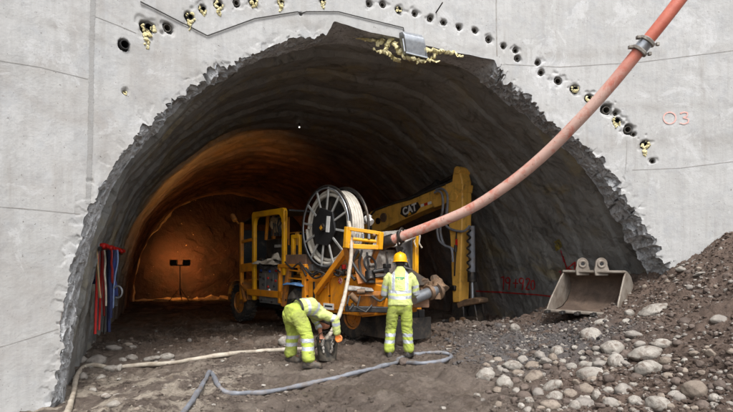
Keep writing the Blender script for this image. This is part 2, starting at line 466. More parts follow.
# pale dried grout round the hoses at the left
pm = k.math('MULTIPLY', k.ramp(X, -1.1, -2.0), k.ramp(Y, 9.0, 7.4))
pn = k.ramp(k.noise(1.9, 8, 1.0, rough=.65, off=(4, 0, 0)), .47, .55)
c = k.mix(k.math('MULTIPLY', k.math('MULTIPLY', pm, pn), .8), c, lin((176, 165, 150)))
pm2 = k.math('MULTIPLY', k.ramp(X, -.6, -1.4), k.ramp(Y, 17.0, 9.0))
pn2 = k.ramp(k.noise(3.6, 7, 1.0, rough=.7, stretch=(.7, 2.0, 1)), .6, .66)
c = k.mix(k.math('MULTIPLY', k.math('MULTIPLY', pm2, pn2), .7), c, lin((132, 119, 103)))
pn3 = k.math('MULTIPLY', k.ramp(k.noise(.9, 6, .8, off=(9, 3, 0)), .54, .62), k.ramp(X, 1.8, .6))
c = k.mix(k.math('MULTIPLY', pn3, .5), c, lin((136, 125, 114)))
# grey-blue wet silt in front of the bucket
pm4 = k.math('MULTIPLY', k.math('MULTIPLY', k.ramp(X, 1.6, 2.2), k.ramp(X, 4.6, 3.6)), k.math('MULTIPLY', k.ramp(Y, 7.2, 8.2), k.ramp(Y, 11.4, 10.4)))
c = k.mix(k.math('MULTIPLY', k.math('MULTIPLY', pm4, k.ramp(k.noise(2.2, 7, .6), .38, .5)), .8), c, lin((98, 96, 96)))
k.L.new(c, k.b.inputs['Base Color'])
wet = k.ramp(k.noise(1.0, 6, .6, off=(5, 5, 0)), .42, .62, .28, .85)
k.L.new(k.math('MAXIMUM', wet, k.ramp(mask, 1.9, 3.0, 0, .92)), k.b.inputs['Roughness'])
k.b.inputs['Specular IOR Level'].default_value = .4
c = k.mix(k.math('MULTIPLY', k.ramp(k.noise(28, 6, .3, rough=.8), .54, .66), .5), c, lin((58, 50, 45)))
c = k.mix(k.math('MULTIPLY', k.ramp(k.noise(34, 4, .2, rough=.7, off=(3, 1, 0)), .64, .7), .5), c, lin((150, 140, 128)))
k.L.new(c, k.b.inputs['Base Color'])
bn = k.bump(k.noise(9, 9, .6, rough=.75), 1.0, .06); bn = k.bump(k.noise(40, 7, .3, rough=.75), .8, .025, bn)
k.L.new(bn, k.b.inputs['Normal'])
M['ground'] = k.m

def stone_mat(name, a, b_, dirt=(96, 80, 70), damt=.36):
    k = node_mat(name)
    oc = k.N.new("ShaderNodeTexCoord")
    c = k.mix(k.ramp(k.noise(5, 8, .4), .35, .65), lin(a), lin(b_))
    c = k.mix(k.ramp(k.noise(60, 3), .62, .7), c, tuple(v * .6 for v in lin(b_)))
    c = k.mix(k.ramp(k.noise(9, 8, .6, rough=.75), 1 - damt - .06, 1 - damt + .08), c, lin(dirt))
    k.L.new(c, k.b.inputs['Base Color']); k.b.inputs['Roughness'].default_value = .8; k.b.inputs['Specular IOR Level'].default_value = .3
    bn = k.bump(k.noise(22, 8, .3, rough=.65), .45, .03); k.L.new(bn, k.b.inputs['Normal'])
    return k.m
M['stone'] = [stone_mat('pale_stone', (164, 159, 151), (136, 131, 123), (106, 95, 86), .46), stone_mat('grey_stone', (150, 144, 136), (124, 118, 112)),
              stone_mat('tan_stone', (146, 135, 123), (122, 111, 100), (90, 78, 70), .42), stone_mat('brown_stone', (106, 94, 86), (84, 74, 68), (74, 64, 58), .45),
              stone_mat('dark_stone', (92, 88, 86), (72, 68, 66), (84, 72, 64), .4)]

# ------------------------------------------------------------------ geometry of the place
P0 = np.array([0.1, 9.5]); AX = np.array([-.3697, .9291]); LAT = np.array([.9291, .3697]); R = 11.5
C = P0 - AX * R
def wall_pt(s, z, inward=0.0):
    """point on the shaft wall; inward > 0 goes behind the face, into the concrete"""
    s = np.asarray(s, float); r = R + inward
    xy = C[None, :] + (np.sin(s / R)[:, None] * LAT + np.cos(s / R)[:, None] * AX) * (np.ones(len(s)) * r)[:, None]
    return np.column_stack([xy, np.asarray(z, float)])
def px_wall(px, py):
    kx = (px - 366.5) / F; u = np.array([kx, 1.0])
    a = u @ u; b = -2 * (u @ C); c_ = C @ C - R * R
    d = (-b + math.sqrt(b * b - 4 * a * c_)) / (2 * a)
    v = u * d - C
    return R * math.atan2(v @ LAT, v @ AX), 1.6 + (262 - py) / F * d
def qzt(s, z): return R * np.sin(s / R), z, R * (np.cos(s / R) - 1)
def tun(q, z, t):
    xy = P0[None, :] + np.asarray(t)[:, None] * AX + np.asarray(q)[:, None] * LAT
    return np.column_stack([xy, z])
def resample(P, n):
    P = np.asarray(P, float); d = np.r_[0, np.cumsum(np.hypot(*np.diff(P, axis=0).T))]
    u = np.linspace(0, d[-1], n); return np.column_stack([np.interp(u, d, P[:, 0]), np.interp(u, d, P[:, 1])]), u
def smooth1(P, w):
    kx = np.hanning(w + 2)[1:-1]; kx /= kx.sum()
    return np.column_stack([np.convolve(np.pad(P[:, j], w // 2, mode='reflect', reflect_type='odd'), kx, 'valid')[:len(P)] for j in range(P.shape[1])])

OUT = [(48, 470), (51, 430), (55, 395), (60, 350), (64, 320), (69, 290), (76, 255), (86, 220), (98, 188), (119, 157), (148, 123), (183, 92), (215, 73),
       (250, 53), (290, 41), (318, 36), (328, 34), (334, 21), (345, 24), (362, 30), (400, 38), (440, 49), (470, 55), (495, 60), (501, 77), (516, 89), (545, 111), (575, 135),
       (600, 159), (620, 186), (640, 215), (655, 245), (672, 272), (688, 305), (698, 345), (704, 390)]
o_sz = np.array([px_wall(*p) for p in OUT])
N = 1400
base_sz, arc = resample(o_sz, N)
base_sz = smooth1(base_sz, 9)
sm_sz = smooth1(base_sz, 161)                         # the smooth arch the lining follows
s_a, s_b = px_wall(331, 30)[0], px_wall(497, 62)[0]
rough = 1 - sstep(s_a - .08, s_a + .02, base_sz[:, 0]) * (1 - sstep(s_b - .02, s_b + .05, base_sz[:, 0])) * (base_sz[:, 1] > 3)
tan_ = np.gradient(base_sz, axis=0); tan_ /= np.linalg.norm(tan_, axis=1)[:, None]
tsm = smooth1(tan_, 61); tsm /= np.linalg.norm(tsm, axis=1)[:, None]
nrm = np.column_stack([-tsm[:, 1], tsm[:, 0]])        # outward from the opening (path runs left base -> crown -> right base)
right = sstep(0, 1.5, base_sz[:, 0])
def rim_off(v):
    z0 = np.zeros(N)
    q = np.column_stack([arc, np.full(N, v * 1.1), z0])
    jit = vn(q, 2.3, 3) * .55
    ph = arc / (.235 - .02 * right) + jit + v * (.9 - 1.5 * right)
    sc_ = np.abs(np.sin(math.pi * ph)) ** .6
    qs = np.column_stack([arc + v * (.35 - .8 * right), np.full(N, v * .45), z0])
    o = .055 * (sc_ - .6) + .13 * (cell(qs, 3.6, 5) - .5) + .06 * (cell(q * [1, 1.3, 1], 8.0, 8) - .5) + .05 * vn(q, 1.3, 9)
    return rough * (.8 + .5 * vn(np.column_stack([arc, z0, z0]), .7, 51)) * o + .006 * vn(q, 9, 2) * (1 - rough)
loop0 = base_sz + nrm * rim_off(0.0)[:, None]

# wall: grid from the broken edge out to the far borders
ctr = np.array([0.2, 0.0]); dirs = smooth1(base_sz, 121) - ctr; dirs /= np.linalg.norm(dirs, axis=1)[:, None]
S0, S1, Z0, Z1 = -14.5, 14.5, -1.6, 9.2
with np.errstate(divide='ignore'):
    tx = np.where(dirs[:, 0] > 0, (S1 - ctr[0]) / dirs[:, 0], (S0 - ctr[0]) / dirs[:, 0])
    tz = np.where(dirs[:, 1] > 0, (Z1 - ctr[1]) / dirs[:, 1], (Z0 - ctr[1]) / dirs[:, 1])
outer = ctr + dirs * np.minimum(tx, tz)[:, None]
sbase = smooth1(base_sz, 101)
D = np.linalg.norm(outer - sbase, axis=1)
def wrow(dist):
    w = np.clip(dist / .28, 0, 1)[:, None]; w = w * w * (3 - 2 * w)
    return loop0 * (1 - w) + sbase * w + (outer - sbase) * (dist / D)[:, None]
rows = []
n1, n2 = 85, 55
for j in range(n1): rows.append(wrow(np.full(N, 1.35 * j / n1)))
for j in range(n2 + 1):
    g = (j / n2) ** 1.5
    rows.append(wrow(1.35 + (D - 1.35) * g))
G = np.array(rows); nr = len(rows)
sz = G.reshape(-1, 2)
# drilled holes: pixel, radius (m), kind
PITS = [(124, 45, .085, 'pipe'), (148, 27, .10, 'foam'), (168, 27, .075, 'chip'), (190, 17, .075, 'foam'), (203, 9, .065, 'foam'), (219, 5, .07, 'foam'), (237, 2, .06, 'chip'),
        (254, 2, .07, 'foam'), (281, 2, .065, 'foam'), (323, 1, .055, 'foam'), (369, 3, .055, 'chip'), (383, 4, .06, 'chip'), (399, 9, .06, 'foam'), (415, 13, .055, 'chip'), (431, 18, .06, 'chip'), (444, 22, .055, 'chip'),
        (459, 27, .058, 'chip'), (475, 30, .06, 'chip'), (489, 39, .058, 'chip'), (503.5, 46, .055, 'chip'), (516, 50, .06, 'chip'), (517.6, 58, .055, 'chip'), (538, 62, .06, 'chip'), (541.5, 72, .07, 'chip'),
        (558.5, 80.5, .085, 'chip'), (575, 89, .08, 'foam'), (589.5, 98, .085, 'foam'), (607, 109.5, .10, 'chip'), (617, 120.5, .09, 'foam'), (628.6, 129, .09, 'chip'),
        (645, 144.5, .085, 'foam'), (653, 161, .055, 'chip'), (301, 14, .025, 'chip'), (616, 113, .05, 'chip'), (634, 134, .05, 'chip'), (125, 92, .03, 'foam')]
pit_sz = [(*px_wall(p[0], p[1]), p[2], p[3]) for p in PITS]
p3 = np.column_stack([sz, np.zeros(len(sz))])
dep = .005 * vn(p3, .5, 4) + .003 * vn(p3, 2.2, 5)
edge = np.repeat(np.arange(nr), N)
dep = dep + np.where(edge < 14, np.clip(cell(p3, 7, 33) - .62, 0, 1) * .06 * (1 - edge / 14) * np.tile(rough, nr), 0)
for s, z, r, kd in pit_sz:
    m = (np.abs(sz[:, 0] - s) < r * 3) & (np.abs(sz[:, 1] - z) < r * 3)
    q = p3[m] - [s, z, 0]; d = np.hypot(q[:, 0], q[:, 1]) * (1 + .28 * vn(p3[m], 9, 6) * (kd != 'pipe'))
    dep[m] += .34 * (1 - sstep(r * .80, r * 1.0, d)) + (.022 * (1 - sstep(r, r * 1.7, d * (1 + .5 * vn(p3[m], 14, 7)))) if kd != 'pipe' else 0)
V = wall_pt(sz[:, 0], sz[:, 1]) 
xyn = (V[:, :2] - C) / R
V[:, :2] += xyn * dep[:, None]
shaft = empty('shaft_wall', (0, 0, 0))
tag(shaft, 'tall curved pale grey concrete shaft wall with the arched opening cut through it', 'wall')
wall_o = mesh_np('concrete_face', V, grid_faces(nr, N), M['wall'], shaft)

# broken edge through the thickness
K = 44; TH = .75
inner_sz = sm_sz.copy()
q0, z0_, t0 = qzt(loop0[:, 0], loop0[:, 1])
qi, zi, ti = qzt(sm_sz[:, 0], sm_sz[:, 1])
leftm = 1 - sstep(-4.2, -1.0, sm_sz[:, 0])
nq = np.column_stack([nrm[:, 0], nrm[:, 1]])
THv = .38 + .36 * sstep(-2.6, -.6, sm_sz[:, 0]) - .12 * right
qi = qi - nrm[:, 0] * (-.02 + .10 * leftm - .03 * right); zi = zi - nrm[:, 1] * (-.02 + .10 * leftm - .03 * right)
ti = ti + THv
nl_q, nl_z = qi + nrm[:, 0] * .10, zi + nrm[:, 1] * .10       # the lining starts just behind the broken edge
RV = []
for j in range(K + 1):
    v = j / K
    w = sstep(0, 1, v) * .6 + .4 * v
    off = rim_off(v) * (1 - .35 * v) - rim_off(0.0) * (1 - v)
    off = off * min(1, v * 6) * (1 if v < .999 else 0.4)
    q = q0 * (1 - w) + qi * w + nrm[:, 0] * off; z = z0_ * (1 - w) + zi * w + nrm[:, 1] * off
    t = t0 * (1 - v) + ti * v + (0 if j == 0 else 1) * .05 * vn(np.column_stack([arc, np.full(N, v), np.zeros(N)]), 6, 44) * rough
    RV.append(tun(q, z, t))
RVs = np.concatenate(RV)
fl = grid_faces(K + 1, N, True)
rim_o = mesh_np('broken_edge', RVs, fl, M['rim'], shaft, sharp=32)

# tunnel lining
T_END = 22.0
def px_plane(px, py, t):
    kx = (px - 366.5) / F
    d = (t + P0 @ AX) / (np.array([kx, 1.0]) @ AX)
    return (np.array([kx * d, d]) - P0) @ LAT, 1.6 + (262 - py) / F * d
FARP = [(132, 325), (132, 300), (134, 282), (139, 258), (149, 235), (164, 218), (184, 204), (208, 195), (232, 193), (256, 196), (278, 205), (298, 219), (312, 237), (322, 258), (327, 282), (329, 300), (329, 325)]
far = np.array([px_plane(*p, T_END) for p in FARP]); far, _ = resample(far, 400); far = smooth1(far, 25)
sub = np.linspace(0, N - 1, 400).round().astype(int)
nq_, nz_, nt_ = nl_q[sub], nl_z[sub], ti[sub] - .12
NT = 430
def lining_rows(i, f):
    """i: loop index array, f: 0..1 along the tunnel"""
    t = nt_[i] + (T_END - nt_[i]) * f
    q = nq_[i] * (1 - f) + far[i, 0] * f; z = nz_[i] * (1 - f) + far[i, 1] * f
    return q, z, t
tg = np.gradient(np.column_stack([nq_, nz_]), axis=0); tg = smooth1(tg, 21); tg /= np.linalg.norm(tg, axis=1)[:, None]
ln = np.column_stack([-tg[:, 1], tg[:, 0]])
ii = np.tile(np.arange(400), NT); ff = np.repeat(np.linspace(0, 1, NT) ** 1.25, 400)
q, z, t = lining_rows(ii, ff)
pp = np.column_stack([q, z, t])
ph = t / 1.15 + .30 * vn(pp * [1, 1, .25], .3, 60) + .06 * vn(pp, 1.5, 61)
saw = ph - np.floor(ph)
amp = .15 + .07 * vn(np.column_stack([np.floor(ph) * 3.3, q * .3, z * .3]), 1.0, 62)
disp = amp * (1 - .6 * sstep(0, 4, q)) * (saw ** 2.6 - .3) * (.75 + .6 * vn(pp, .8, 71)) + .10 * fbm(pp, .5, 2, 63) + .028 * fbm(pp, 2.4, 4, 64) + .012 * fbm(pp, 9, 2, 65)
disp *= np.clip(ff * 60, 0, 1)
q = q + ln[ii, 0] * disp; z = z + ln[ii, 1] * disp
LV = tun(q, z, t)
lining_o = mesh_np('tunnel_lining', LV, grid_faces(NT, 400, True), M['lining'])
tag(lining_o, kind='structure')
# end of the tunnel
er = []
cq, cz = far[:, 0].mean(), 1.0
ring = LV[-400:]
fb = np.linspace(0, 1, 60)[:, None]
ring = np.concatenate([ring, ring[-1] * (1 - fb) + ring[0] * fb])
cen = tun(np.array([cq]), np.array([cz]), np.array([T_END + .5]))[0]
for j in range(60):
    g = 1 - j / 59.0
    P = cen[None, :] * (1 - g) + ring * g
    n_ = fbm(P, .7, 4, 80) * .10 + (cell(P, 1.6, 81) - .5) * .05
    P[:, :2] += AX * (n_ * min(1, j / 4.0))[:, None]
    er.append(P)
end_o = mesh_np('tunnel_end_face', np.concatenate(er), grid_faces(60, 460, True), M['endrock'])
tag(end_o, kind='structure')
M['glow_line'] = mat('tan_glow_line', (176, 150, 118), (140, 116, 90), 6, .8, bump=.5, world_co=True)  # pale tan stands in for the bright line of light edging the end
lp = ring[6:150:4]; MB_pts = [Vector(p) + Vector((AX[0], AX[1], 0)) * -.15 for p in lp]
MB().tube(MB_pts, .07, 8).build('edge_glow_bead', M['glow_line'], end_o, jitter=.12, jscale=2.5)  # bead added to draw the glow line up the left edge
zf = -.5; b_ = tun(np.linspace(far[:, 0].min() + .2, far[:, 0].max() - .5, 50), np.full(50, zf), np.full(50, T_END - .25))
MB().tube([Vector(p) for p in b_], .13, 8).build('edge_glow_bead', M['glow_line'], end_o, jitter=.16, jscale=3)  # added bead carrying the same glow line along the foot

# ground
def ground_z(x, y):
    x = np.asarray(x, float); y = np.asarray(y, float)
    p = np.column_stack([x.ravel(), y.ravel(), np.zeros(x.size)])
    x_, y_ = p[:, 0], p[:, 1]
    t = (x_ - P0[0]) * AX[0] + (y_ - P0[1]) * AX[1]
    z = -.024 * np.clip(t, 0, 30)
    e = x_ - (3.45 + .25 * vn(p, .6, 90))
    mound = .56 * (np.log1p(np.exp(np.clip(e * 4, -30, 30))) / 4)
    mound = np.where(mound > 2.3, 2.3 + (mound - 2.3) * .3, mound) * (1 - .9 * sstep(12.2, 14.5, y_)) * sstep(-3, 3, y_ + 4)
    z = z + mound
    z = z + .27 * np.exp(-((x_ - 3.2) / 1.5) ** 2 - ((y_ - 11.6) / 1.3) ** 2) + .08 * np.exp(-((x_ - 1.9) / .9) ** 2 - ((y_ - 12.4) / .9) ** 2)
    z = z - .22 * sstep(-2.4, -3.9, x_) * (1 - sstep(8.5, 10, y_)) + .12 * np.exp(-((x_ + 4.6) / .7) ** 2 - ((y_ - 8.8) / 1.2) ** 2)
    z = z + .30 * sstep(2.2, 3.6, x_) * (1 - sstep(9.2, 10.5, y_)) * sstep(3, 6, y_) * .35
    near = 1 - sstep(7.5, 9.0, np.hypot(x_ - .1, (y_ - 8.6) * 0 + 8)) 
    z = z - .42 * np.exp(-((x_ - 4.55) / .75) ** 2 - ((y_ - 11.15) / .55) ** 2)
    rough_ = .9 + .5 * sstep(2, 3.5, x_) + .3 * (y_ > 10)
    flat = .6 + .4 * sstep(.2, 1.0, np.hypot((x_ + .2) / 1.8, (y_ - 8.4) / 1.1))
    z = z + (.05 * vn(p, .9, 91) + .032 * fbm(p, 2.2, 3, 92) + .030 * fbm(p, 6, 3, 95, .6) * rough_) * flat
    rt = p @ np.array([.82, .57, 0]) + .25 * vn(p, .7, 120)
    for c0_, a_ in ((5.2, .05), (5.75, .045), (4.2, .035), (6.9, .03), (3.2, .04)):
        z = z - a_ * np.exp(-((rt - c0_) / .10) ** 2) * sstep(2.2, 1.2, x_) + a_ * .5 * np.exp(-((rt - c0_ - .2) / .10) ** 2) * sstep(2.2, 1.2, x_)
    z = z + .03 * np.clip(cell(p, 9, 97) - .55, 0, 1) * rough_ * flat + .015 * fbm(p, 20, 2, 99) * rough_ 
    return z.reshape(x.shape)
ys = np.r_[np.linspace(-8, 4.4, 30), np.linspace(4.5, 12, 340), 12 + (np.linspace(0, 1, 150)[1:] ** 1.3) * 21]
xs = np.r_[np.linspace(-17, -6.6, 60), np.linspace(-6.5, 8, 540), np.linspace(8.2, 17, 14)]
gx, gy = np.meshgrid(xs, ys)
gz = ground_z(gx, gy)
GV = np.column_stack([gx.ravel(), gy.ravel(), gz.ravel()])
ground_o = mesh_np('ground', GV, grid_faces(len(ys), len(xs)), M['ground'])
tag(ground_o, kind='structure')

def bvh_of(V, Fc): return BVHTree.FromPolygons([tuple(v) for v in V], [tuple(f) for f in Fc])
def sub_bvh(V, nr, nc, sr, sc_):
    A = V.reshape(nr, nc, 3)[::sr, ::sc_]; return bvh_of(A.reshape(-1, 3), grid_faces(A.shape[0], A.shape[1]))
BG = sub_bvh(GV, len(ys), len(xs), 2, 2)
BW = sub_bvh(V, nr, N, 2, 3)
BR = sub_bvh(RVs, K + 1, N, 2, 3)
BL = sub_bvh(LV, NT, 400, 1, 1)
def hit(bvh, px, py):
    """where the sight line through a photo pixel meets a surface of the place"""
    d = Vector(((px - 366.5) / F, 1.0, (262 - py) / F)).normalized()
    loc, n, i, dist = bvh.ray_cast(Vector(EYE), d)
    if loc is None: return None, None
    if n.dot(d) > 0: n = -n
    return loc, n
def gz1(x, y): return float(ground_z(np.array([x]), np.array([y]))[0])
def at(px, py, d): return Vector(((px - 366.5) / F * d, d, 1.6 + (262 - py) / F * d))

M['bore'] = mat('bored_rock_with_shade', (104, 99, 92), (72, 68, 63), 12, .9, bump=.6)  # bore tone darkened: shade inside the hole put into the colour
# pipes, foam, and dark sleeves and discs that paint the holes' inner shade
for idx, (s, z, r, kd) in enumerate(pit_sz):
    if r < .028: continue
    c0 = wall_pt([s], [z])[0]; nx = Vector((*((c0[:2] - C) / R), 0))
    c0 = Vector(c0)
    sx = Vector((-nx.y, nx.x, 0))
    if r > .04:
        b = MB(); a = c0 - nx * (.02 + .02 * (kd == 'pipe')) if kd != 'chip' else c0 + nx * .03; b_ = c0 + nx * .2
        ri = r * {'pipe': .72, 'foam': .55, 'chip': .72}[kd]
        up = Vector((0, 0, 1)); seg = 18; vs = []
        for e, rr in ((b_, ri * .86), (a, ri * .86), (a, ri), (b_, ri)):
            for kk in range(seg):
                an = 2 * math.pi * kk / seg; vs.append(e + (sx * math.cos(an) + up * math.sin(an)) * rr)
        fs = [(i * seg + kk, i * seg + (kk + 1) % seg, (i + 1) * seg + (kk + 1) % seg, (i + 1) * seg + kk) for i in range(3) for kk in range(seg)]
        b.add(vs, fs); b.build('hole_sleeve', M['hole'] if kd != 'chip' else M['bore'], shaft)
        b = MB(); b.cyl(c0 + nx * .19, c0 + nx * .2, ri * .9, seg=16); b.build('hole_shade_disc', M['hole'], shaft)  # near-black disc painted as the shade at the bottom
    if kd == 'foam':
        b = MB(); r3 = random.Random(idx)
        for kk in range(20):
            an = -math.pi / 2 + r3.gauss(0, 1.25); rr = r * r3.uniform(.55, .95)
            b.ball(c0 + sx * math.cos(an) * rr + Vector((0, 0, math.sin(an) * rr)) - nx * .004, r * r3.uniform(.14, .30), 8, 6)
        dl = r3.choice([0, .5, 1.2]) if idx > 0 else .6
        if idx == 1: dl = 1.6
        for kk in range(int(7 * dl)):
            b.ball(c0 + sx * r3.gauss(.1, .22) * r + Vector((0, 0, -r * (1.0 + kk * .22))) - nx * .004, r * r3.uniform(.22, .42) * (1 - .04 * kk), 8, 6)
        b.build('foam_drip', M['foam'], shaft, jitter=.016, jscale=18)
b = MB(); c0, n_ = hit(BW, 125, 92)
if c0: 
    for kk in range(6): b.ball(c0 + Vector((0, 0, -.02 * kk)), .03 - .002 * kk, 8, 6)
    b.build('foam_drip', M['foam'], shaft, jitter=.01, jscale=26)
# steel pin sticking out of one hole
c0, n_ = hit(BW, 431, 18); b = MB(); b.cyl(c0 + Vector((0, .08, -.02)), c0 + Vector((.18, -.28, .16)), .014, .012, 8)
tag(b.build('steel_pin', M['dark_steel']), 'thin dark steel pin sticking out of a drilled hole above the opening', 'pin')

# thin cable strung over the wall
pts = []
for a_, b_ in zip([(140, 2), (152, 8), (207, 36), (254, 19), (297, 12), (338, 12), (366, 19), (403, 28)], [(152, 8), (207, 36), (254, 19), (297, 12), (338, 12), (366, 19), (403, 28), (404, 36)]):
    for u in np.linspace(0, 1, 10)[:-1]:
        l, n_ = hit(BW, a_[0] + (b_[0] - a_[0]) * u, a_[1] + (b_[1] - a_[1]) * u)
        if l: pts.append(l + n_ * .02)
tag(MB().tube(pts, .009, 6).build('cable', M['wire']), 'thin grey cable strung along the wall over the drilled holes to the lamp', 'cable')

# spray-painted marks: ribbons laid on the surface
def stroke_marks(name, strokes, w, bvh, m, parent, lift=.008):
    vs, fs = [], []
    for st_ in strokes:
        P, L_ = resample(st_, max(4, int(sum(math.dist(a, b) for a, b in zip(st_, st_[1:])) / .7)))
        tg = np.gradient(P, axis=0); tg /= np.linalg.norm(tg, axis=1)[:, None] + 1e-9
        nn = np.column_stack([-tg[:, 1], tg[:, 0]])
        prev = None
        for i_, p in enumerate(P):
            wv = w * (.8 + .4 * random.random())
            row = []
            for o_ in (-.5, 0, .5):
                l, n_ = hit(bvh, *(p + nn[i_] * wv * o_))
                if l is None: row = None; break
                row.append(l + n_ * lift)
            if row is None: prev = None; continue
            vs += row; b0 = len(vs) - 3
            if prev is not None:
                fs += [(prev, prev + 1, b0 + 1, b0), (prev + 1, prev + 2, b0 + 2, b0 + 1)]
            prev = b0
    b = MB(); b.add(vs, fs); return b.build(name, m, parent)
def arcp(cx, cy, rx, ry, a0, a1, n=14): return [(cx + rx * math.cos(math.radians(a0 + (a1 - a0) * i / n)), cy + ry * math.sin(math.radians(a0 + (a1 - a0) * i / n))) for i in range(n + 1)]
# joints left by the formwork: thin bands of fines standing proud of the face
for pts_, w_, m_ in (([(94, -30), (92, 30), (91, 90), (90, 150), (88, 200), (87, 222)], 5.0, 'band'), ([(496, -20), (496.5, 30), (497, 56)], 1.1, 'fin'), ([(-10, 206), (40, 210), (80, 214)], .55, 'fin'),
                     ([(-10, 59), (40, 67), (88, 79)], .55, 'fin'), ([(-10, 350), (30, 338), (58, 329)], .55, 'fin'), ([(503, 64), (560, 67), (640, 62), (745, 49)], .55, 'fin'), ([(632, 170), (680, 168), (745, 160)], .55, 'fin'),
                     ([(627, 140), (626.5, 158), (625, 174)], .6, 'fin'), ([(92, 15), (120, 26), (136, 33)], .6, 'fin')):
    stroke_marks('formwork_seam', [pts_], w_, BW, M[m_], shaft, .004)
# 19+920 in red above the long level line
L1 = [[(501, 278), (504, 276.5), (503.5, 290)], arcp(508, 280.3, 2.2, 2.8, 0, 360), [(510, 281), (509, 290)],
      [(513, 283), (518.5, 283.4)], [(516, 279), (515.6, 288)],
      arcp(521.6, 280.8, 2.1, 2.6, 0, 360), [(523.6, 281), (522.4, 290)], [(526, 280)] + arcp(528, 280.6, 2.0, 2.2, 190, 360, 8) + [(525.8, 289.3), (530, 289.6)],
      arcp(533, 285, 1.9, 4.6, 0, 360)]
stroke_marks('painted_number', L1, 1.25, BL, M['red_paint'], lining_o)
stroke_marks('painted_line', [[(476, 291.2), (500, 292.2), (520, 293.6), (540, 295), (556, 297)]], 1.3, BL, M['red_paint'], lining_o)
stroke_marks('painted_arrow', [[(568, 268), (575.5, 262), (574.5, 273)], [(568, 268), (572, 270)], [(563, 256), (567, 268), (569, 280)]], 1.4, BL, M['red_paint'], lining_o)
stroke_marks('painted_number', [[(559, 272), (561, 271), (561.5, 283)], arcp(565, 275, 1.9, 2.6, 0, 360), [(566.8, 276), (566.4, 283)], [(561, 250), (564, 262)]], 1.1, BL, M['pink_paint'], lining_o)
stroke_marks('painted_blot', [[(555, 243), (559, 240), (561, 246), (557, 250), (556, 245)], [(557, 243), (560, 248)]], 2.6, BL, M['yellow_paint'], lining_o)
# 03 in faded red on the pale wall at the right
L2 = [arcp(669.5, 118, 6.2, 5.8, 0, 360, 20), [(680, 113.5), (684, 112), (687.5, 113), (687, 116), (683, 117.6)], [(683, 117.6), (688.5, 119), (688, 122.5), (684, 124), (679.5, 123)]]
stroke_marks('painted_number', L2, 1.3, BW, M['faded_red'], wall_o, .01)

# ------------------------------------------------------------------ lamp stand deep in the tunnel
def lamp_stand():
    base = at(180, 300, 27.6); gz = gz1(base.x, base.y); base.z = gz
    r = empty('lamp_stand', base); tag(r, 'black tripod with two work lamps standing before the glowing end of the tunnel', 'lamp stand')
    H = (300 - 263) / F * 27.6
    b = MB(); b.cyl((0, 0, .35), (0, 0, H), .03, .025, 8); b.build('pole', M['black'], r)
    for k in range(3):
        a = math.radians(100 + 120 * k); b = MB(); b.cyl((0, 0, .75), (.62 * math.cos(a), .62 * math.sin(a), .02), .022, .018, 6); b.build('leg', M['black'], r)
    b = MB(); b.box((0, 0, H), (1.0, .06, .06)); b.build('crossbar', M['black'], r)
    lm = mat('lamp_glow', (255, 170, 80), None, 2, .5, emit=(1, .52, .16), estr=55, bump=0)
    for sx in (-1, 1):
        b = MB(); b.box((sx * .34, .02, H + .16), (.36, .16, .26)); h = b.build('lamp_head', M['black'], r, bevel=.015)
        b = MB(); b.box((sx * .34, .108, H + .16), (.30, .012, .20)); b.build('lens', lm, h)
        b = MB(); b.tube([(sx * .34 - .2, 0, H + .16), (sx * .34 - .2, 0, H + .03), (sx * .34 + .2, 0, H + .03), (sx * .34 + .2, 0, H + .16)], .012, 6); b.build('bracket', M['black'], h)
        # the light of this lamp, thrown at the end wall
        ld = bpy.data.lights.new('lamp_light', 'SPOT'); ld.energy = 48; ld.color = (1, .34, .06); ld.spot_size = math.radians(165); ld.spot_blend = .6; ld.shadow_soft_size = .12
        lo = bpy.data.objects.new('lamp_light', ld); col.objects.link(lo); lo.parent = h
        lo.location = (sx * .34, .16, H + .16); lo.rotation_euler = (math.radians(82), 0, math.radians(8 + sx * 6))
    return r
lamp_stand()

def smooth_path_(pts, n=6):
    pts = [Vector(p) for p in pts]; out = []
    for i in range(len(pts) - 1):
        p0_, p1_, p2_, p3_ = pts[max(i - 1, 0)], pts[i], pts[i + 1], pts[min(i + 2, len(pts) - 1)]
        for k in range(n):
            t = k / n; out.append(.5 * ((2 * p1_) + (p2_ - p0_) * t + (2 * p0_ - 5 * p1_ + 4 * p2_ - p3_) * t * t + (3 * p1_ - p0_ - 3 * p2_ + p3_) * t ** 3))
    return out + [pts[-1]]

# ------------------------------------------------------------------ the orange machine with the hose reel
RA = math.atan2(.768, -.64)
RIG = empty('grouting_machine', (0.346, 9.9, -.02), RA)
tag(RIG, 'long muddy orange wheeled pumping machine with a yellow cab frame and a big hose reel', 'machine')
def S(px, py, b=0.0):
    """photo pixel -> (a, z) on the machine's upright plane at offset b to its left"""
    k_ = (px - 366.5) / F
    ox, oy = 0.346 - .768 * b, 9.9 - .64 * b
    a = (ox - k_ * oy) / (.64 + .768 * k_); d = oy + .768 * a
    return a, 1.6 + (262 - py) / F * d + .02
def SV(px, py, b=0.0):
    a, z = S(px, py, b); return Vector((a, b, z))
W = 1.75
def part(b, name, m, parent=RIG, bevel=.008, **k): return b.build(name, m, parent, bevel=bevel, **k)

# chassis
b = MB(); b.box((3.6, -.45, .52), (6.6, .16, .22)); b.box((3.6, -W + .45, .52), (6.6, .16, .22))
for a in (.4, 2.2, 4.2, 6.6): b.box((a, -W / 2, .52), (.14, W - .95, .16))
part(b, 'chassis', M['black'])
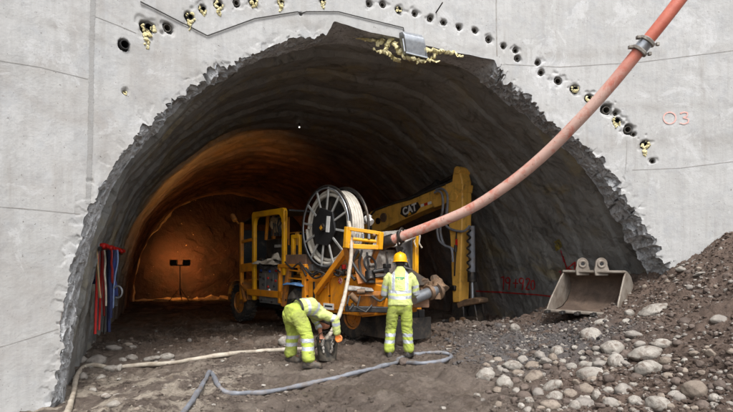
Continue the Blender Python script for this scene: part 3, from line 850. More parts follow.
# front wheels and rear wheels
def wheel(a, b0, r=.50, w=.34):
    t = MB(); seg = 40
    prof = [(r * .56, -w / 2 + .03), (r * .8, -w / 2), (r * .95, -w / 2 + .02), (r, -w / 2 + .07), (r, w / 2 - .07), (r * .95, w / 2 - .02), (r * .8, w / 2), (r * .56, w / 2 - .03)]
    vs = [(a + q * math.cos(2 * math.pi * k / seg), b0 + y, r + q * math.sin(2 * math.pi * k / seg)) for q, y in prof for k in range(seg)]
    n = len(prof); fs = [(i * seg + k, i * seg + (k + 1) % seg, ((i + 1) % n) * seg + (k + 1) % seg, ((i + 1) % n) * seg + k) for i in range(n) for k in range(seg)]
    t.add(vs, fs)
    for k in range(26):
        an = 2 * math.pi * k / 26
        for sy in (-1, 1):
            aa = an + (.06 if sy > 0 else -.06)
            t.box((a + (r + .008) * math.cos(aa), b0 + sy * w * .24, r + (r + .008) * math.sin(aa)), (.04, w * .42, .06), rot=(0, -aa, 0))
    tb = MB(); out = 1
    for y, rr in ((out * w * .32, r * .50), (out * w * .42, r * .22)): tb.tube([(a, b0 - w * .3, r), (a, b0 + y, r)], rr, 24)
    tb.tube([(a + r * .56 * math.cos(2 * math.pi * k / 32), b0 + w / 2 - .04, r + r * .56 * math.sin(2 * math.pi * k / 32)) for k in range(32)], .025, 6, closed=True)
    for k in range(8):
        an = 2 * math.pi * k / 8; tb.cyl((a + r * .36 * math.cos(an), b0 + w * .3, r + r * .36 * math.sin(an)), (a + r * .36 * math.cos(an), b0 + w * .38, r + r * .36 * math.sin(an)), .016, seg=6)
    w_ = part(t, 'wheel', M['rubber'], bevel=0)
    part(tb, 'rim', M['orange_dirty'], w_, bevel=0)
aw = S(237, 302)[0]
wheel(aw, -.20); wheel(aw, -W + .2); wheel(1.35, -.42); wheel(1.35, -W + .3)
for a_ in (aw, 1.35):
    b = MB(); b.cyl((a_, -.4, .5), (a_, -W + .4, .5), .07); part(b, 'axle', M['dark_steel'])
# mudguard over the front wheel
b = MB(); pr = [(aw + (.60 + o) * math.cos(math.radians(t)), .5 + (.60 + o) * math.sin(math.radians(t))) for t, o in [(q, 0) for q in range(20, 171, 10)] + [(q, .03) for q in range(170, 19, -10)]]
b.prism(pr, .42, (0, -.42, 0)); part(b, 'mudguard', M['orange_dirty'])
# front nose
b = MB(); b.prism([(aw - .2, 1.15), (aw + .95, 1.05), (aw + 1.1, .75), (aw + 1.1, .45), (aw + .7, .45), (aw + .6, .9), (aw - .2, 1.1)], W - .5, (0, -W + .25, 0)); part(b, 'nose', M['orange_dirty'])
M['spoke'] = mat('pale_grey_spoke_paint', (176, 176, 172), (150, 150, 146), 6, .5, .1, bump=.05, dirt=(110, 100, 88), damt=.35)
# amber working lamp on the nose, lit: it lights the vault ahead
b = MB(); b.cyl((aw + .5, -.5, 1.15), (aw + .5, -.5, 1.9), .03, seg=8); b.box((aw + .5, -.5, 1.98), (.12, .34, .2)); wk = part(b, 'work_lamp', M['black'], bevel=.01)
b = MB(); b.box((aw + .566, -.5, 1.98), (.01, .28, .15)); part(b, 'lens', mat('amber_lens', (255, 170, 80), None, 2, .5, emit=(1, .5, .14), estr=20, bump=0), wk, bevel=0)
ld = bpy.data.lights.new('work_lamp_light', 'SPOT'); ld.energy = 150; ld.color = (1, .40, .10); ld.shadow_soft_size = .15; ld.spot_size = math.radians(115); ld.spot_blend = .8
lo = bpy.data.objects.new('work_lamp_light', ld); col.objects.link(lo); lo.parent = wk; lo.location = (aw + .62, -.5, 2.0); lo.rotation_euler = (0, math.radians(-128), 0)
# ---- cab
af, ar_ = S(254.5, 240)[0], S(284.5, 240)[0]     # posts of the bright yellow hoop
zt = S(270, 210)[1]; zb = S(254, 300)[1]
b = MB(); hw = .115
b.box(((af), 0, (zt + zb) / 2 - .02), (hw, .10, zt - zb - .04)); 
part(b, 'cab_post', M['yellow'], bevel=.02)
b = MB(); zr = 1.30
b.box((ar_, 0, (zt + zr) / 2 - .02), (hw, .10, zt - zr - .04)); part(b, 'cab_post', M['yellow'], bevel=.02)
b = MB()
cr = .2
poly = [(ar_ - hw / 2, zt - .06), (ar_ - hw / 2 + .06, zt), (af + hw / 2 - .06, zt), (af + hw / 2, zt - .06), (af + hw / 2, zt - .34), (af - hw / 2, zt - .34)]
poly += [(af - hw / 2 - cr + cr * math.cos(math.radians(t)), zt - .14 - cr + cr * math.sin(math.radians(t))) for t in range(0, 91, 15)]
poly += [(ar_ + hw / 2 + cr - cr * math.cos(math.radians(t)), zt - .14 - cr + cr * math.sin(math.radians(t))) for t in range(90, -1, -15)]
poly += [(ar_ + hw / 2, zt - .34), (ar_ - hw / 2, zt - .34)]
b.prism(poly, .104, (0, -.052, 0)); part(b, 'cab_hoop', M['yellow'], bevel=.012)
# far side of the cab, front posts and roof
aF = S(241, 240)[0]
for (a_, bb, m_, z0, z1) in ((ar_, -1.0, 'orange', 1.1, zt - .05), (af, -1.0, 'orange', .7, zt - .05), (aF, -.02, 'orange', .6, zt - .22), (aF, -1.0, 'orange', .7, zt - .22)):
    b = MB(); b.box((a_, bb, (z0 + z1) / 2), (.09, .09, z1 - z0)); part(b, 'cab_post', M[m_])
b = MB(); b.prism([(ar_ - .1, zt - .03), (af, zt - .02), (aF + .12, zt - .2), (aF + .12, zt - .25), (af, zt - .07), (ar_ - .1, zt - .08)], .96, (0, -1.03, 0)); part(b, 'cab_roof', M['black'])
b = MB(); b.bar((aF, -.02, zt - .75), (af, -.02, zt - .70), .07, .08); part(b, 'cab_rail', M['orange'])
b = MB(); b.bar((aF, -.02, 1.45), (af, -.02, 1.5), .10, .22); part(b, 'cab_rail', M['orange'])
b = MB(); b.box((aF + .04, -.51, 1.95), (.02, .88, 1.1)); part(b, 'windscreen', M['glass'])
b = MB(); b.cyl((aF + .25, .05, zt - .15), (aF + .42, .05, zt - .0), .07, seg=12); b.bar((aF + .1, .02, zt - .25), (aF + .3, .05, zt - .1), .04); part(b, 'mirror', M['orange_dirty'])
# seat, engine cover and dash inside the hoop
am = (af + ar_) / 2
b = MB(); b.box((am + .1, -.5, 1.35), (.52, .5, .14)); b.box((am - .2, -.5, 1.72), (.12, .5, .66), rot=(0, -.12, 0)); part(b, 'operator_seat', M['seat'], bevel=.05)
b = MB(); b.box((am + .25, -.45, 1.62), (.5, .55, .36)); b.box((am + .45, -.45, 1.42), (.2, .9, .6)); part(b, 'dashboard', M['dark_steel'], bevel=.03)
sw_ = MB(); cc = Vector((am + .05, -.4, 2.0)); sw_.tube([cc + Vector((.2 * math.cos(t) * .45, .2 * math.sin(t), .2 * math.cos(t) * .9)) for t in [2 * math.pi * k / 24 for k in range(24)]], .016, 6, closed=True)
sw_.cyl(cc, (am + .35, -.4, 1.72), .022, seg=8); sw_.bar(cc + Vector((0, -.19, 0)), cc + Vector((0, .19, 0)), .02); part(sw_, 'steering_wheel', M['black'], bevel=0)
b = MB(); b.box(SV(277, 249, -.12), (.75, .2, .5)); part(b, 'battery_box', M['dark_steel'], bevel=.03)
b = MB(); b.box(SV(280, 246, .0) , (.5, .02, .07)); part(b, 'box_lid', M['dusty_plate'], bevel=.005)
b = MB(); b.bar(SV(266, 240, -.35), SV(268, 214, -.35), .07, .07); b.bar(SV(268, 214, -.35), SV(273, 211, -.35), .06, .06); part(b, 'exhaust_guard', M['orange'], bevel=.01)
b = MB()
for k in range(9):
    p = SV(275 + random.uniform(-4, 5), 222 + random.uniform(-5, 10), -.45); b.ball(p, random.uniform(.07, .15), 8, 6)
part(b, 'coiled_hose', M['pale_strap'], bevel=0, jitter=.08, jscale=7)
b = MB()
for k in range(5):
    p = SV(272 + k * 2.6, 236, -.4); q = SV(270 + k * 3.1, 216 + 2 * abs(k - 2), -.4); b.tube([p, (p + q) / 2 + Vector((.05 * (k - 2), .03, .05)), q], .025, 6)
part(b, 'cable_bundle', M['wire'], bevel=0)
# side floor / sill
p0, p1 = S(249, 291), S(284, 303)
b = MB(); b.bar((p0[0], .0, p0[1] - .02), (p1[0], .0, p0[1] - .02), .13, .16); part(b, 'sill', M['orange'])
b = MB(); b.bar((af + .02, -.0, zb + .1), (aF + .05, -.0, 1.0), .07, .07); b.bar((aF + .02, 0, 1.05), (aw - .5, 0, .55), .07, .1); part(b, 'cab_brace', M['orange_dirty'])
# control panel, doors, knobs and dials
pa0, pa1 = S(259, 280)[0], S(281.5, 280)[0]
zc0, zc1 = S(270, 304)[1], S(270, 266)[1]
b = MB(); b.box(((pa0 + pa1) / 2, -.18, (zc0 + zc1) / 2), (pa0 - pa1, .34, zc1 - zc0)); cp = part(b, 'control_cabinet', M['grey_steel'], bevel=.015)
n = 3; wd = (pa0 - pa1) / n
for k in range(n):
    b = MB(); b.box((pa1 + wd * (k + .5), .0, (zc0 + zc1) / 2 - .06), (wd - .03, .016, zc1 - zc0 - .26)); part(b, 'panel_door', M['grey_steel'], cp, bevel=.004)
for k, (u, v, c_) in enumerate([(.12, .88, 'knob_blue'), (.36, .9, 'black'), (.52, .86, 'knob_blue'), (.80, .88, 'knob_red'), (.9, .80, 'black'), (.10, .70, 'black'), (.25, .66, 'black'), (.45, .68, 'knob_red'), (.62, .64, 'black'), (.78, .62, 'knob_red'), (.45, .45, 'knob_red'), (.50, .36, 'white_paint'), (.22, .5, 'black'), (.72, .48, 'black')]):
    b = MB(); p = Vector((pa0 + (pa1 - pa0) * u, .005, zc0 + (zc1 - zc0) * v)); b.cyl(p, p + Vector((0, .035, 0)), .034 if c_ != 'white_paint' else .04, .026, 12); part(b, 'knob', M[c_], cp, bevel=0)
b = MB(); b.cyl((pa0 - .3, .02, zc1 - .1), (pa0 - .3, .14, zc1 + .05), .014, seg=8); b.ball((pa0 - .3, .14, zc1 + .05), .03, 10, 8); part(b, 'lever', M['black'], cp, bevel=0)
# diagonal bracket at the rear end of the cabinet
b = MB(); b.bar(SV(283.5, 306, .02), SV(289.5, 268, .02), .10, .10); part(b, 'bracket', M['orange_dirty'])
# tool deck between the cab and the reel
a0, a1 = S(281, 262)[0], S(306, 262)[0]
zd = S(294, 255)[1]
b = MB(); b.box(((a0 + a1) / 2, -.45, zd - .12), (a0 - a1, .9, .26)); part(b, 'tool_box', M['wood'], bevel=.012)
b = MB(); zz = S(294, 266)[1]
b.bar((a0 + .05, .02, zz), (a1 - .05, .02, zz), .09, .09); b.bar((a0, .02, zz), (a0, .02, .62), .09, .09); b.bar((a1, .02, zz), (a1, .02, .62), .11, .13); b.bar((a1 + .3, .02, zz), (a1, .02, zz - .35), .06, .06)
part(b, 'platform_frame', M['orange'], bevel=.01)
b = MB(); b.box(((a0 + a1) / 2, -.5, 1.02), (a0 - a1 - .1, .8, .05)); b.box(((a0 + a1) / 2, -.7, .8), (a0 - a1 - .1, .05, .7)); part(b, 'platform_shelf', M['black'])
g0 = SV(293.5, 256, -.05); g1 = SV(293.5, 236.5, -.05); g2 = SV(300, 236.5, -.05); g3 = SV(300, 256, -.05)
b = MB(); b.bar(g0, g1 + Vector((0, 0, .04)), .09); b.bar(g1, g2, .09); b.bar(g2 + Vector((0, 0, .04)), g3, .07); part(b, 'guard_rail', M['yellow'], bevel=.012)
# ---- rear body
ba0, ba1 = S(305, 300)[0], -.02
zt1 = S(330, 276)[1]
b = MB(); b.box(((ba0 + .75) / 2, -W / 2 - .02, (.50 + zt1) / 2 + .02), (ba0 - .75, W - .04, zt1 - .54)); part(b, 'rear_body', M['orange'], bevel=.015)
b = MB(); b.prism([(.748, .52), (.748, zt1 - .06), (.1, zt1 - .16), (-.02, 1.0), (.1, .62)], .9, (0, -.04, 0), dn=(0, -1, 0)); part(b, 'tail_frame', M['orange'], bevel=.015)
for (x0, x1, y0, y1, mm) in ((309, 329, 281, 312, 'orange'), (331, 347, 278, 311, 'orange')):
    A_, B_ = S(x0, y0), S(x1, y1)
    b = MB(); b.box(((A_[0] + B_[0]) / 2, .002, (A_[1] + B_[1]) / 2), (A_[0] - B_[0], .02, abs(A_[1] - B_[1]))); part(b, 'access_door', M[mm], bevel=.006)
b = MB(); A_ = SV(341, 281); b.cyl(A_, A_ + Vector((0, .022, 0)), .065, seg=20); st = part(b, 'round_sticker', M['white_paint'], bevel=0)
b = MB(); b.tube([A_ + Vector((.048 * math.cos(2 * math.pi * k / 20), .024, .048 * math.sin(2 * math.pi * k / 20))) for k in range(20)], .011, 6, closed=True); b.bar(A_ + Vector((-.03, .024, .03)), A_ + Vector((.03, .024, -.03)), .016); part(b, 'sticker_mark', M['knob_red'], st, bevel=0)
b = MB(); b.box(SV(328.5, 306.5, .02), (.36, .012, .13)); stk = part(b, 'label_plate', M['white_paint'], bevel=0)
b = MB(); b.box(SV(328.5, 306.3, .028), (.27, .006, .035)); part(b, 'label_mark', M['black'], stk, bevel=0)
b = MB(); b.cyl(SV(324, 286, .0), SV(324, 286, .05), .05, seg=14); part(b, 'filler_cap', M['orange_dirty'], bevel=0)
b = MB(); b.box(SV(314, 293, .02), (.07, .02, .5)); part(b, 'vent_slot', M['dark_steel'])
# crumpled skirt plates and dark plate below the hopper
b = MB(); b.box((.55, -.35, .34), (1.3, .05, .46), rot=(.08, 0, 0)); b.box((-.10, -.62, .32), (.05, 1.0, .42)); part(b, 'rubber_skirt', M['rubber'])
# ---- reel: two rims with spokes, hub plate, wound hose
rc = SV(325.5, 227.5); rr = .885; rw = .47
def ring(mb, b0, r, t, seg=56): mb.tube([(rc.x + r * math.cos(2 * math.pi * k / seg), b0, rc.z + r * math.sin(2 * math.pi * k / seg)) for k in range(seg)], t, 8, closed=True)
for s_, b0 in ((1, 0.0), (-1, -rw)):
    b = MB(); ring(b, b0, rr, .030); 
    rm = part(b, 'reel_rim', M['dark_steel'], bevel=0)
    b = MB(); ring(b, b0 + .02 * s_, rr - .045, .016); part(b, 'rim_pipe', M['galv'], rm, bevel=0)
for k in range(12):
    t = 2 * math.pi * (k + .3) / 12
    b = MB(); dv = Vector((math.cos(t), 0, math.sin(t))); c_ = Vector((rc.x, .012, rc.z))
    b.bar(c_ + dv * .30, c_ + dv * (rr - .02), .045, .03, up=(0, 1, 0)); part(b, 'reel_spoke', M['spoke'], bevel=.006)
for k in range(12):
    t = 2 * math.pi * (k + .3) / 12
    b = MB(); dv = Vector((math.cos(t), 0, math.sin(t))); c_ = Vector((rc.x, -rw, rc.z))
    b.bar(c_ + dv * .2, c_ + dv * (rr - .02), .045, .03, up=(0, 1, 0)); part(b, 'reel_spoke', M['dark_steel'], bevel=.006)
b = MB(); b.prism([(rc.x + (.42 if k % 2 else .46) * math.cos(math.radians(60 * k / 1 + 12)), rc.z + (.46 if k % 2 else .42) * math.sin(math.radians(60 * k + 12))) for k in range(6)], .05, (0, .0, 0))
if False: pass
hb = part(b, 'hub_plate', M['seat'], bevel=.01)
b = MB(); b.cyl((rc.x, .04, rc.z), (rc.x, .10, rc.z), .09, seg=6); part(b, 'hub_nut', M['dark_steel'], hb, bevel=.005)
b = MB(); b.box((rc.x - .17, .056, rc.z + .06), (.12, .01, .34), rot=(0, -.12, 0)); part(b, 'hub_label', M['white_paint'], hb, bevel=0)
b = MB(); b.box((rc.x + .02, .107, rc.z - .01), (.07, .008, .08), rot=(0, .7, 0)); part(b, 'hub_mark', M['yellow'], hb, bevel=0)
b = MB(); b.cyl((rc.x, -.02, rc.z), (rc.x, -rw + .02, rc.z), .22, seg=28); b.cyl((rc.x, -.10, rc.z), (rc.x, -rw + .02, rc.z), .66, seg=48); part(b, 'reel_drum', M['dark_steel'], bevel=0)
b = MB(); pts = []
nt, seg, rh = 6, 44, .036
for lay, r0 in enumerate((.71, .785)):
    for k in range(nt * seg + 1):
        u = k / seg; yy = -.05 - (rw - .10) * (u / nt if lay % 2 == 0 else 1 - u / nt)
        t = 2 * math.pi * k / seg; rj = r0 + .008 * math.sin(3.1 * t + lay + u * 2)
        pts.append((rc.x + rj * math.cos(t), yy, rc.z + rj * math.sin(t)))
b.tube(pts, rh, 8); part(b, 'wound_hose', M['reel_hose'], bevel=0)
# reel stand: diagonal yellow arm to the guide box
b = MB(); b.bar(SV(316, 293, .10), SV(352, 243, .10), .11, .12); part(b, 'reel_arm', M['orange'], bevel=.012)
b = MB(); b.bar((rc.x, -rw - .12, rc.z), (rc.x + .1, -rw - .12, zt1 - .05), .14, .10); b.bar((rc.x - .02, .05, rc.z - .3), (rc.x - .02, .05, zt1 - .05), .09, .05) if False else None
b.cyl((rc.x, -rw - .15, rc.z), (rc.x, .02, rc.z), .05, seg=14); b.bar((rc.x + .6, -rw - .1, zt1 - .02), (rc.x - .6, -rw - .1, zt1 - .02), .1, .1); part(b, 'reel_stand', M['orange_dirty'], bevel=.01)
# guide box: yellow frame with rollers (faces the rear)
def G(px, py, d): 
    """photo pixel at depth d -> machine coordinates"""
    p = at(px, py, d) - Vector((0.346, 9.9, -.02)); return Vector((p.x * -.64 + p.y * .768, p.x * -.768 + p.y * -.64, p.z))
dl, dr = 10.1, 10.2
c1, c2, c3, c4 = G(348, 228.5, dl), G(380.5, 233.5, dr), G(379.5, 247.5, dr), G(346.5, 246, dl)
b = MB(); b.bar(c1, c2, .07, .07); b.bar(c4, c3, .08, .09); b.bar(c1 + Vector((0, 0, .03)), c4 - Vector((0, 0, .04)), .12, .09); b.bar(c2 + Vector((0, 0, .03)), c3 - Vector((0, 0, .04)), .10, .09)
gb = part(b, 'guide_frame', M['yellow'], bevel=.01)
e1, e2 = G(353, 239, dl - .02), G(376, 241.5, dr - .02)
b = MB(); b.cyl(e1, e2, .032, seg=12); part(b, 'guide_roller', M['yellow'], gb, bevel=0)
for px in (357, 363, 369):
    b = MB(); q = G(px, 234, dl + .02); b.cyl(q, q + Vector((0, 0, -.09)), .028, seg=10); part(b, 'guide_roller', M['galv'], gb, bevel=0)
b = MB(); b.ball(G(374, 235, dr - .04), .035, 10, 8); part(b, 'pivot_bolt', M['bronze'], gb, bevel=0)
for p_, q_ in ((c3, G(372, 262, 10.5)), (c4, G(352, 272, 10.5)), (c2, G(382, 236, 11))):
    b = MB(); b.bar(p_ + Vector((.05, 0, 0)), q_, .09, .08); part(b, 'guide_support', M['orange_dirty'], bevel=.01)
# small white tank top right of the reel
b = MB(); b.cyl(G(366, 218, 11.4), G(371, 223, 11.3), .085, seg=16); b.cyl(G(365, 224, 11.4), G(370, 215, 11.4), .05, seg=12); part(b, 'hose_fitting', M['white_paint'], bevel=.008)

# ---- concrete hopper at the rear
def quad_plate(name, pts, m, th=.03, parent=RIG, bevel=.004):
    p = [Vector(q) for q in pts]; n_ = (p[1] - p[0]).cross(p[2] - p[0]).normalized() * th
    b = MB(); k_ = len(p); b.add(p + [q + n_ for q in p], [tuple(range(k_)), tuple(range(2 * k_ - 1, k_ - 1, -1))] + [(i, i + k_, (i + 1) % k_ + k_, (i + 1) % k_) for i in range(k_)])
    return part(b, name, m, parent, bevel=bevel)
quad_plate('hopper_back_plate', [G(359, 249, 10.75), G(396, 250, 10.9), G(397, 279, 10.8), G(364, 277, 10.7)], M['dusty_plate'])
quad_plate('hopper_top_plate', [G(378, 232, 11.2), G(412, 229, 11.4), G(416, 237, 11.1), G(396, 246, 10.7), G(372, 246, 10.7)], M['dusty_plate'])
quad_plate('hopper_side_plate', [G(400, 246, 11.3), G(413, 232, 11.5), G(413, 274, 11.4), G(408, 276, 11.2)], M['galv'])
quad_plate('hopper_wing', [G(396, 246, 10.7), G(403, 247, 10.9), G(411, 272, 11.0), G(404, 276, 10.6)], M['dark_steel'])
b = MB(); b.bar(G(415.5, 231, 11.35), G(415.5, 291, 11.25), .10, .10); part(b, 'hopper_post', M['yellow'], bevel=.012)
b = MB(); b.tube([G(417, 232, 11.2), G(420, 236, 11.15), G(419, 243, 11.15), G(422, 248, 11.15)], .018, 6); b.tube([G(416, 234, 11.2), G(414, 242, 11.1), G(416, 247, 11.1)], .014, 6); part(b, 'tie_rope', M['tan_cloth'], bevel=0)
# dark hopper lip and chute
quad_plate('hopper_lip', [G(392, 275, 10.2), G(412, 269, 10.4), G(429, 280, 10.4), G(424, 285, 10.2), G(400, 287, 10.0)], M['dark_steel'], .07, bevel=.015)
quad_plate('hopper_lip', [G(346, 285, 9.95), G(372, 288, 9.95), G(374, 291, 9.9), G(348, 290, 9.85)], M['dusty_plate'], .03)
quad_plate('hopper_lip', [G(344, 289.5, 10.0), G(387, 292, 9.95), G(387, 295, 9.95), G(345, 295, 10.0)], M['orange_dirty'], .05)
b = MB(); A_ = G(366, 312, 10.2)
quad_plate('hopper_body', [G(352, 296, 10.05), G(392, 294, 10.1), G(388, 314, 10.2), G(360, 316, 10.2)], M['orange_dirty'], .25, bevel=.02)
quad_plate('hopper_body', [G(396, 281, 10.5), G(420, 281, 10.6), G(418, 304, 10.6), G(396, 306, 10.5)], M['orange_dirty'], .06, bevel=.02)
quad_plate('crossmember', [G(345, 306, 9.9), G(388, 307, 9.95), G(388, 313, 9.95), G(345, 312, 9.9)], M['black'], .1, bevel=.015)
b = MB(); b.cyl(G(350, 294, 9.9), G(357, 301, 9.95), .06, seg=14); b.cyl(G(357, 291.5, 9.9), G(365, 291.5, 9.9), .05, seg=12); b.cyl(G(352, 303, 10), G(356, 311, 10), .035, seg=10); part(b, 'hydraulic_cylinder', M['bronze'], bevel=.006)
b = MB(); b.tube([G(349, 296, 9.85), G(347, 304, 9.8), G(349, 310, 9.85), G(353, 305, 9.9)], .02, 8); b.tube([G(360, 296, 9.9), G(357, 308, 9.85), G(366, 312, 9.85), G(372, 305, 9.9)], .018, 8); part(b, 'hydraulic_hose', M['wire'], bevel=0)
# hoop (grating wheel) and remote box
ho = G(370, 262, 10.3)
b = MB(); b.tube([G(370 + 5.6 * math.cos(t) + 1.5 * math.sin(t), 264 + 7.4 * math.sin(t), 10.3 + .05 * math.cos(t)) for t in [2 * math.pi * k / 28 for k in range(28)]], .022, 8, closed=True); part(b, 'steel_hoop', M['black'], bevel=0)
b = MB(); b.cyl(G(370, 271, 10.2), G(370.5, 284, 10.15), .10, seg=18); b.cyl(G(370.3, 277, 10.08), G(371, 280, 10.05), .07, seg=14); rb = part(b, 'hydraulic_motor', M['dark_steel'], bevel=.012)
b = MB(); b.box(G(372, 266.5, 10.18), (.06, .12, .05)); b.cyl(G(373, 272, 10.1), G(384, 270, 10.1), .045, seg=12); b.cyl(G(375, 277, 10.1), G(386, 276, 10.1), .03, seg=12); b.box(G(384, 271, 10.2), (.14, .16, .10)); b.box(G(387, 266, 10.25), (.1, .14, .09)); part(b, 'valve_block', M['dark_steel'], bevel=.012)
b = MB(); b.tube([G(358, 250, 10.5), G(352, 262, 10.4), G(350, 274, 10.3), G(355, 280, 10.2)], .03, 8); b.tube([G(362, 250, 10.5), G(359, 262, 10.4), G(361, 274, 10.3), G(368, 283, 10.15)], .025, 8); b.tube([G(352, 262, 10.2), G(358, 272, 10.1), G(366, 282, 10.1)], .03, 8); part(b, 'hydraulic_hose', M['wire'], bevel=0)
quad_plate('gusset', [G(353, 262, 10.5), G(362, 256, 10.5), G(369, 282, 10.3), G(358, 284, 10.3)], M['orange_dirty'], .05)
b = MB(); b.box(G(344, 267, 10.5), (.07, .06, .09)); part(b, 'tail_lamp', M['knob_red'], bevel=.01)
# delivery pipe and coupling cluster
b = MB(); b.cyl(G(413, 299, 9.9), G(436, 290, 10.3), .105, seg=22); dp = part(b, 'delivery_pipe', M['galv'], bevel=0)
b = MB(); b.cyl(G(428, 293, 10.16), G(431, 292, 10.2), .15, seg=22); part(b, 'pipe_clamp', M['bronze'], dp, bevel=.006)
b = MB(); b.box(G(430, 284, 10.18), (.05, .09, .10)); b.cyl(G(436, 291, 10.28), G(438.5, 290, 10.32), .18, seg=22); part(b, 'pipe_flange', M['bronze'], dp, bevel=.006)
b = MB()
for (px, py, r_) in ((437, 284, .13), (441, 289, .12), (425, 284, .10), (422, 288, .09), (433, 281, .07), (439, 294, .09), (428, 286, .08), (418, 287, .07)): b.ball(G(px, py, 10.3), r_, 10, 8)
part(b, 'elbow_joint', M['bronze'], bevel=0, jitter=.07, jscale=9)
b = MB(); b.box(G(421.5, 302, 10.3), (.30, .26, .20), rot=(0, 0, .7)); part(b, 'rubber_block', M['wood'], bevel=.012)

# bolts, pipework and clutter over the body
for (px, py) in ((308, 280), (308, 296), (308, 310), (330, 278), (330, 296), (346, 279), (286, 300), (287, 285), (262, 300), (272, 302)):
    b = MB(); p = SV(px, py, .012); b.cyl(p, p + Vector((0, .03, 0)), .022, seg=6); part(b, 'bolt', M['dark_steel'], bevel=0)
for pth in ([(312, 277), (320, 272), (328, 275), (336, 270), (344, 274)], [(306, 268), (312, 274), (318, 271), (327, 278)], [(300, 262), (306, 270), (314, 278), (322, 276)], [(330, 268), (338, 276), (346, 270), (352, 276)],
            [(285, 262), (292, 268), (299, 264), (306, 276)], [(258, 264), (264, 270), (272, 266), (280, 272)]):
    b = MB(); b.tube(smooth_path_([SV(q[0], q[1], .06 + .03 * (i_ % 2)) for i_, q in enumerate(pth)]), .02, 8); part(b, 'hydraulic_hose', M['wire'], bevel=0)
for k in range(5):
    b = MB(); p = SV(334 + 3.2 * k, 274 + (k % 2) * 2, -.06); b.cyl(p, p + Vector((0, 0, .16)), .035, seg=12); b.cyl(p + Vector((0, 0, .16)), p + Vector((0, 0, .24)), .018, seg=8); part(b, 'valve_lever', M['dark_steel' if k % 2 else 'bronze'], bevel=.004)
b = MB(); b.box(SV(318, 262, -.3), (1.0, .3, .12)); part(b, 'deck_plate', M['dark_steel'])
for px in (312, 320, 328):
    b = MB(); p = SV(px, 268, -.12); b.box(p, (.2, .16, .16), rot=(0, .1, .1)); part(b, 'junction_box', M['grey_steel'], bevel=.02)
b = MB(); b.bar(SV(289, 270, .05), SV(303, 271.5, .05), .03, .03); b.bar(SV(289, 278, .05), SV(303, 279.5, .05), .03, .03); part(b, 'step_rung', M['orange'], bevel=0)
quad_plate('hopper_rib', [G(366, 252, 10.72), G(368, 252, 10.72), G(371, 277, 10.66), G(369, 277, 10.66)], M['dark_steel'], .04)
quad_plate('hopper_rib', [G(386, 252, 10.8), G(388, 252, 10.8), G(389, 277, 10.74), G(387, 277, 10.74)], M['dark_steel'], .04)
b = MB(); b.tube(smooth_path_([G(404, 250, 10.7), G(400, 258, 10.5), G(404, 267, 10.4), G(412, 270, 10.4)]), .03, 8); part(b, 'hydraulic_hose', M['wire'], bevel=0)
b = MB(); b.tube(smooth_path_([G(372, 296, 9.95), G(380, 301, 9.9), G(386, 297, 9.95), G(392, 303, 10.0)]), .022, 8); part(b, 'hydraulic_hose', M['wire'], bevel=0)

# ------------------------------------------------------------------ things lying on the machine
def rag(name, label, m, ctr, sx, sy, h, seed, sag=.1, rz=0.0):
    n = 26; vs = []; g = np.linspace(-1, 1, n)
    for j in g:
        for i in g:
            e = 1 + .18 * vn(np.array([[math.atan2(j, i) * 1.0, seed, 0]]), 2, seed)[0]
            p = np.array([[i * 1.5, j * 1.5, seed]])
            z = h * (.5 + .8 * abs(fbm(p, .9, 2, seed)[0])) * (1 - .7 * max(abs(i), abs(j)) ** 3) - sag * max(0, j) ** 2
            vs.append((i * sx * e, j * sy * e, z))
    o = mesh_np(name, vs, grid_faces(n, n), m); o.location = ctr; o.rotation_euler = (0, 0, rz)
    so = o.modifiers.new('solid', 'SOLIDIFY'); so.thickness = .008
    return o
def rigw(v): return Vector((.346 - .64 * v.x - .768 * v.y, 9.9 + .768 * v.x - .64 * v.y, v.z - .02))
o = rag('rag', 'crumpled dirty white rag lying on top of the grey control cabinet', M['tan_cloth'], rigw(Vector(((pa0 + pa1) / 2 + .1, -.12, zc1 + .0))), .52, .26, .2, 3, .16, RA + math.pi); tag(o, cat='rag')
o['label'] = 'crumpled dirty white rag lying on top of the grey control cabinet'
o = rag('rag', '', M['tan_cloth'], rigw(Vector((pa1 + .25, -.1, zc1 + .10))), .26, .18, .22, 8, .1, RA + math.pi + .4); tag(o, 'smaller bundled pale rag heaped on the rear end of the cabinet top', 'rag')
a_, z_ = S(296, 282)
M['bag_cloth'] = mat('grimy_sack_cloth', (112, 104, 94), (84, 78, 70), 7, .95, bump=.4, dirt=(60, 54, 48), damt=.45)
o = rag('cloth', '', M['blue_cloth'], rigw(Vector((a_, -.08, 1.06))), .42, .2, .12, 5, .2, RA + math.pi); tag(o, 'light blue cloth bunched up on the shelf behind the bending worker', 'cloth')
o = rag('bag', '', M['bag_cloth'], rigw(Vector((a_, -.1, .70))), .34, .17, .26, 9, .05, RA + math.pi); tag(o, 'dirty pale sack stuffed below the blue cloth behind the bending worker', 'sack')

# ------------------------------------------------------------------ excavator behind the machine
EX = empty('excavator', (2.42, 14.0, 0), math.atan2(-.78, .6258))     # local x runs along the boom towards its tip
EX.location.z = gz1(2.42, 14.0)
tag(EX, 'large yellow tracked excavator with its boom reaching out from behind the hose reel', 'excavator')
ez = EX.location.z
def X(px, py, b=0.0):
    """photo pixel -> (x, z) on the excavator's upright boom plane shifted b behind"""
    k_ = (px - 366.5) / F; ox, oy = 2.42 + .78 * b, 14.0 + .6258 * b
    x = (k_ * oy - ox) / (.6258 + .78 * k_); d = oy - .78 * x
    return x, 1.6 + (262 - py) / F * d - ez
def xp(lst, b=0.0): return [X(*p, b) for p in lst]
HT = .42
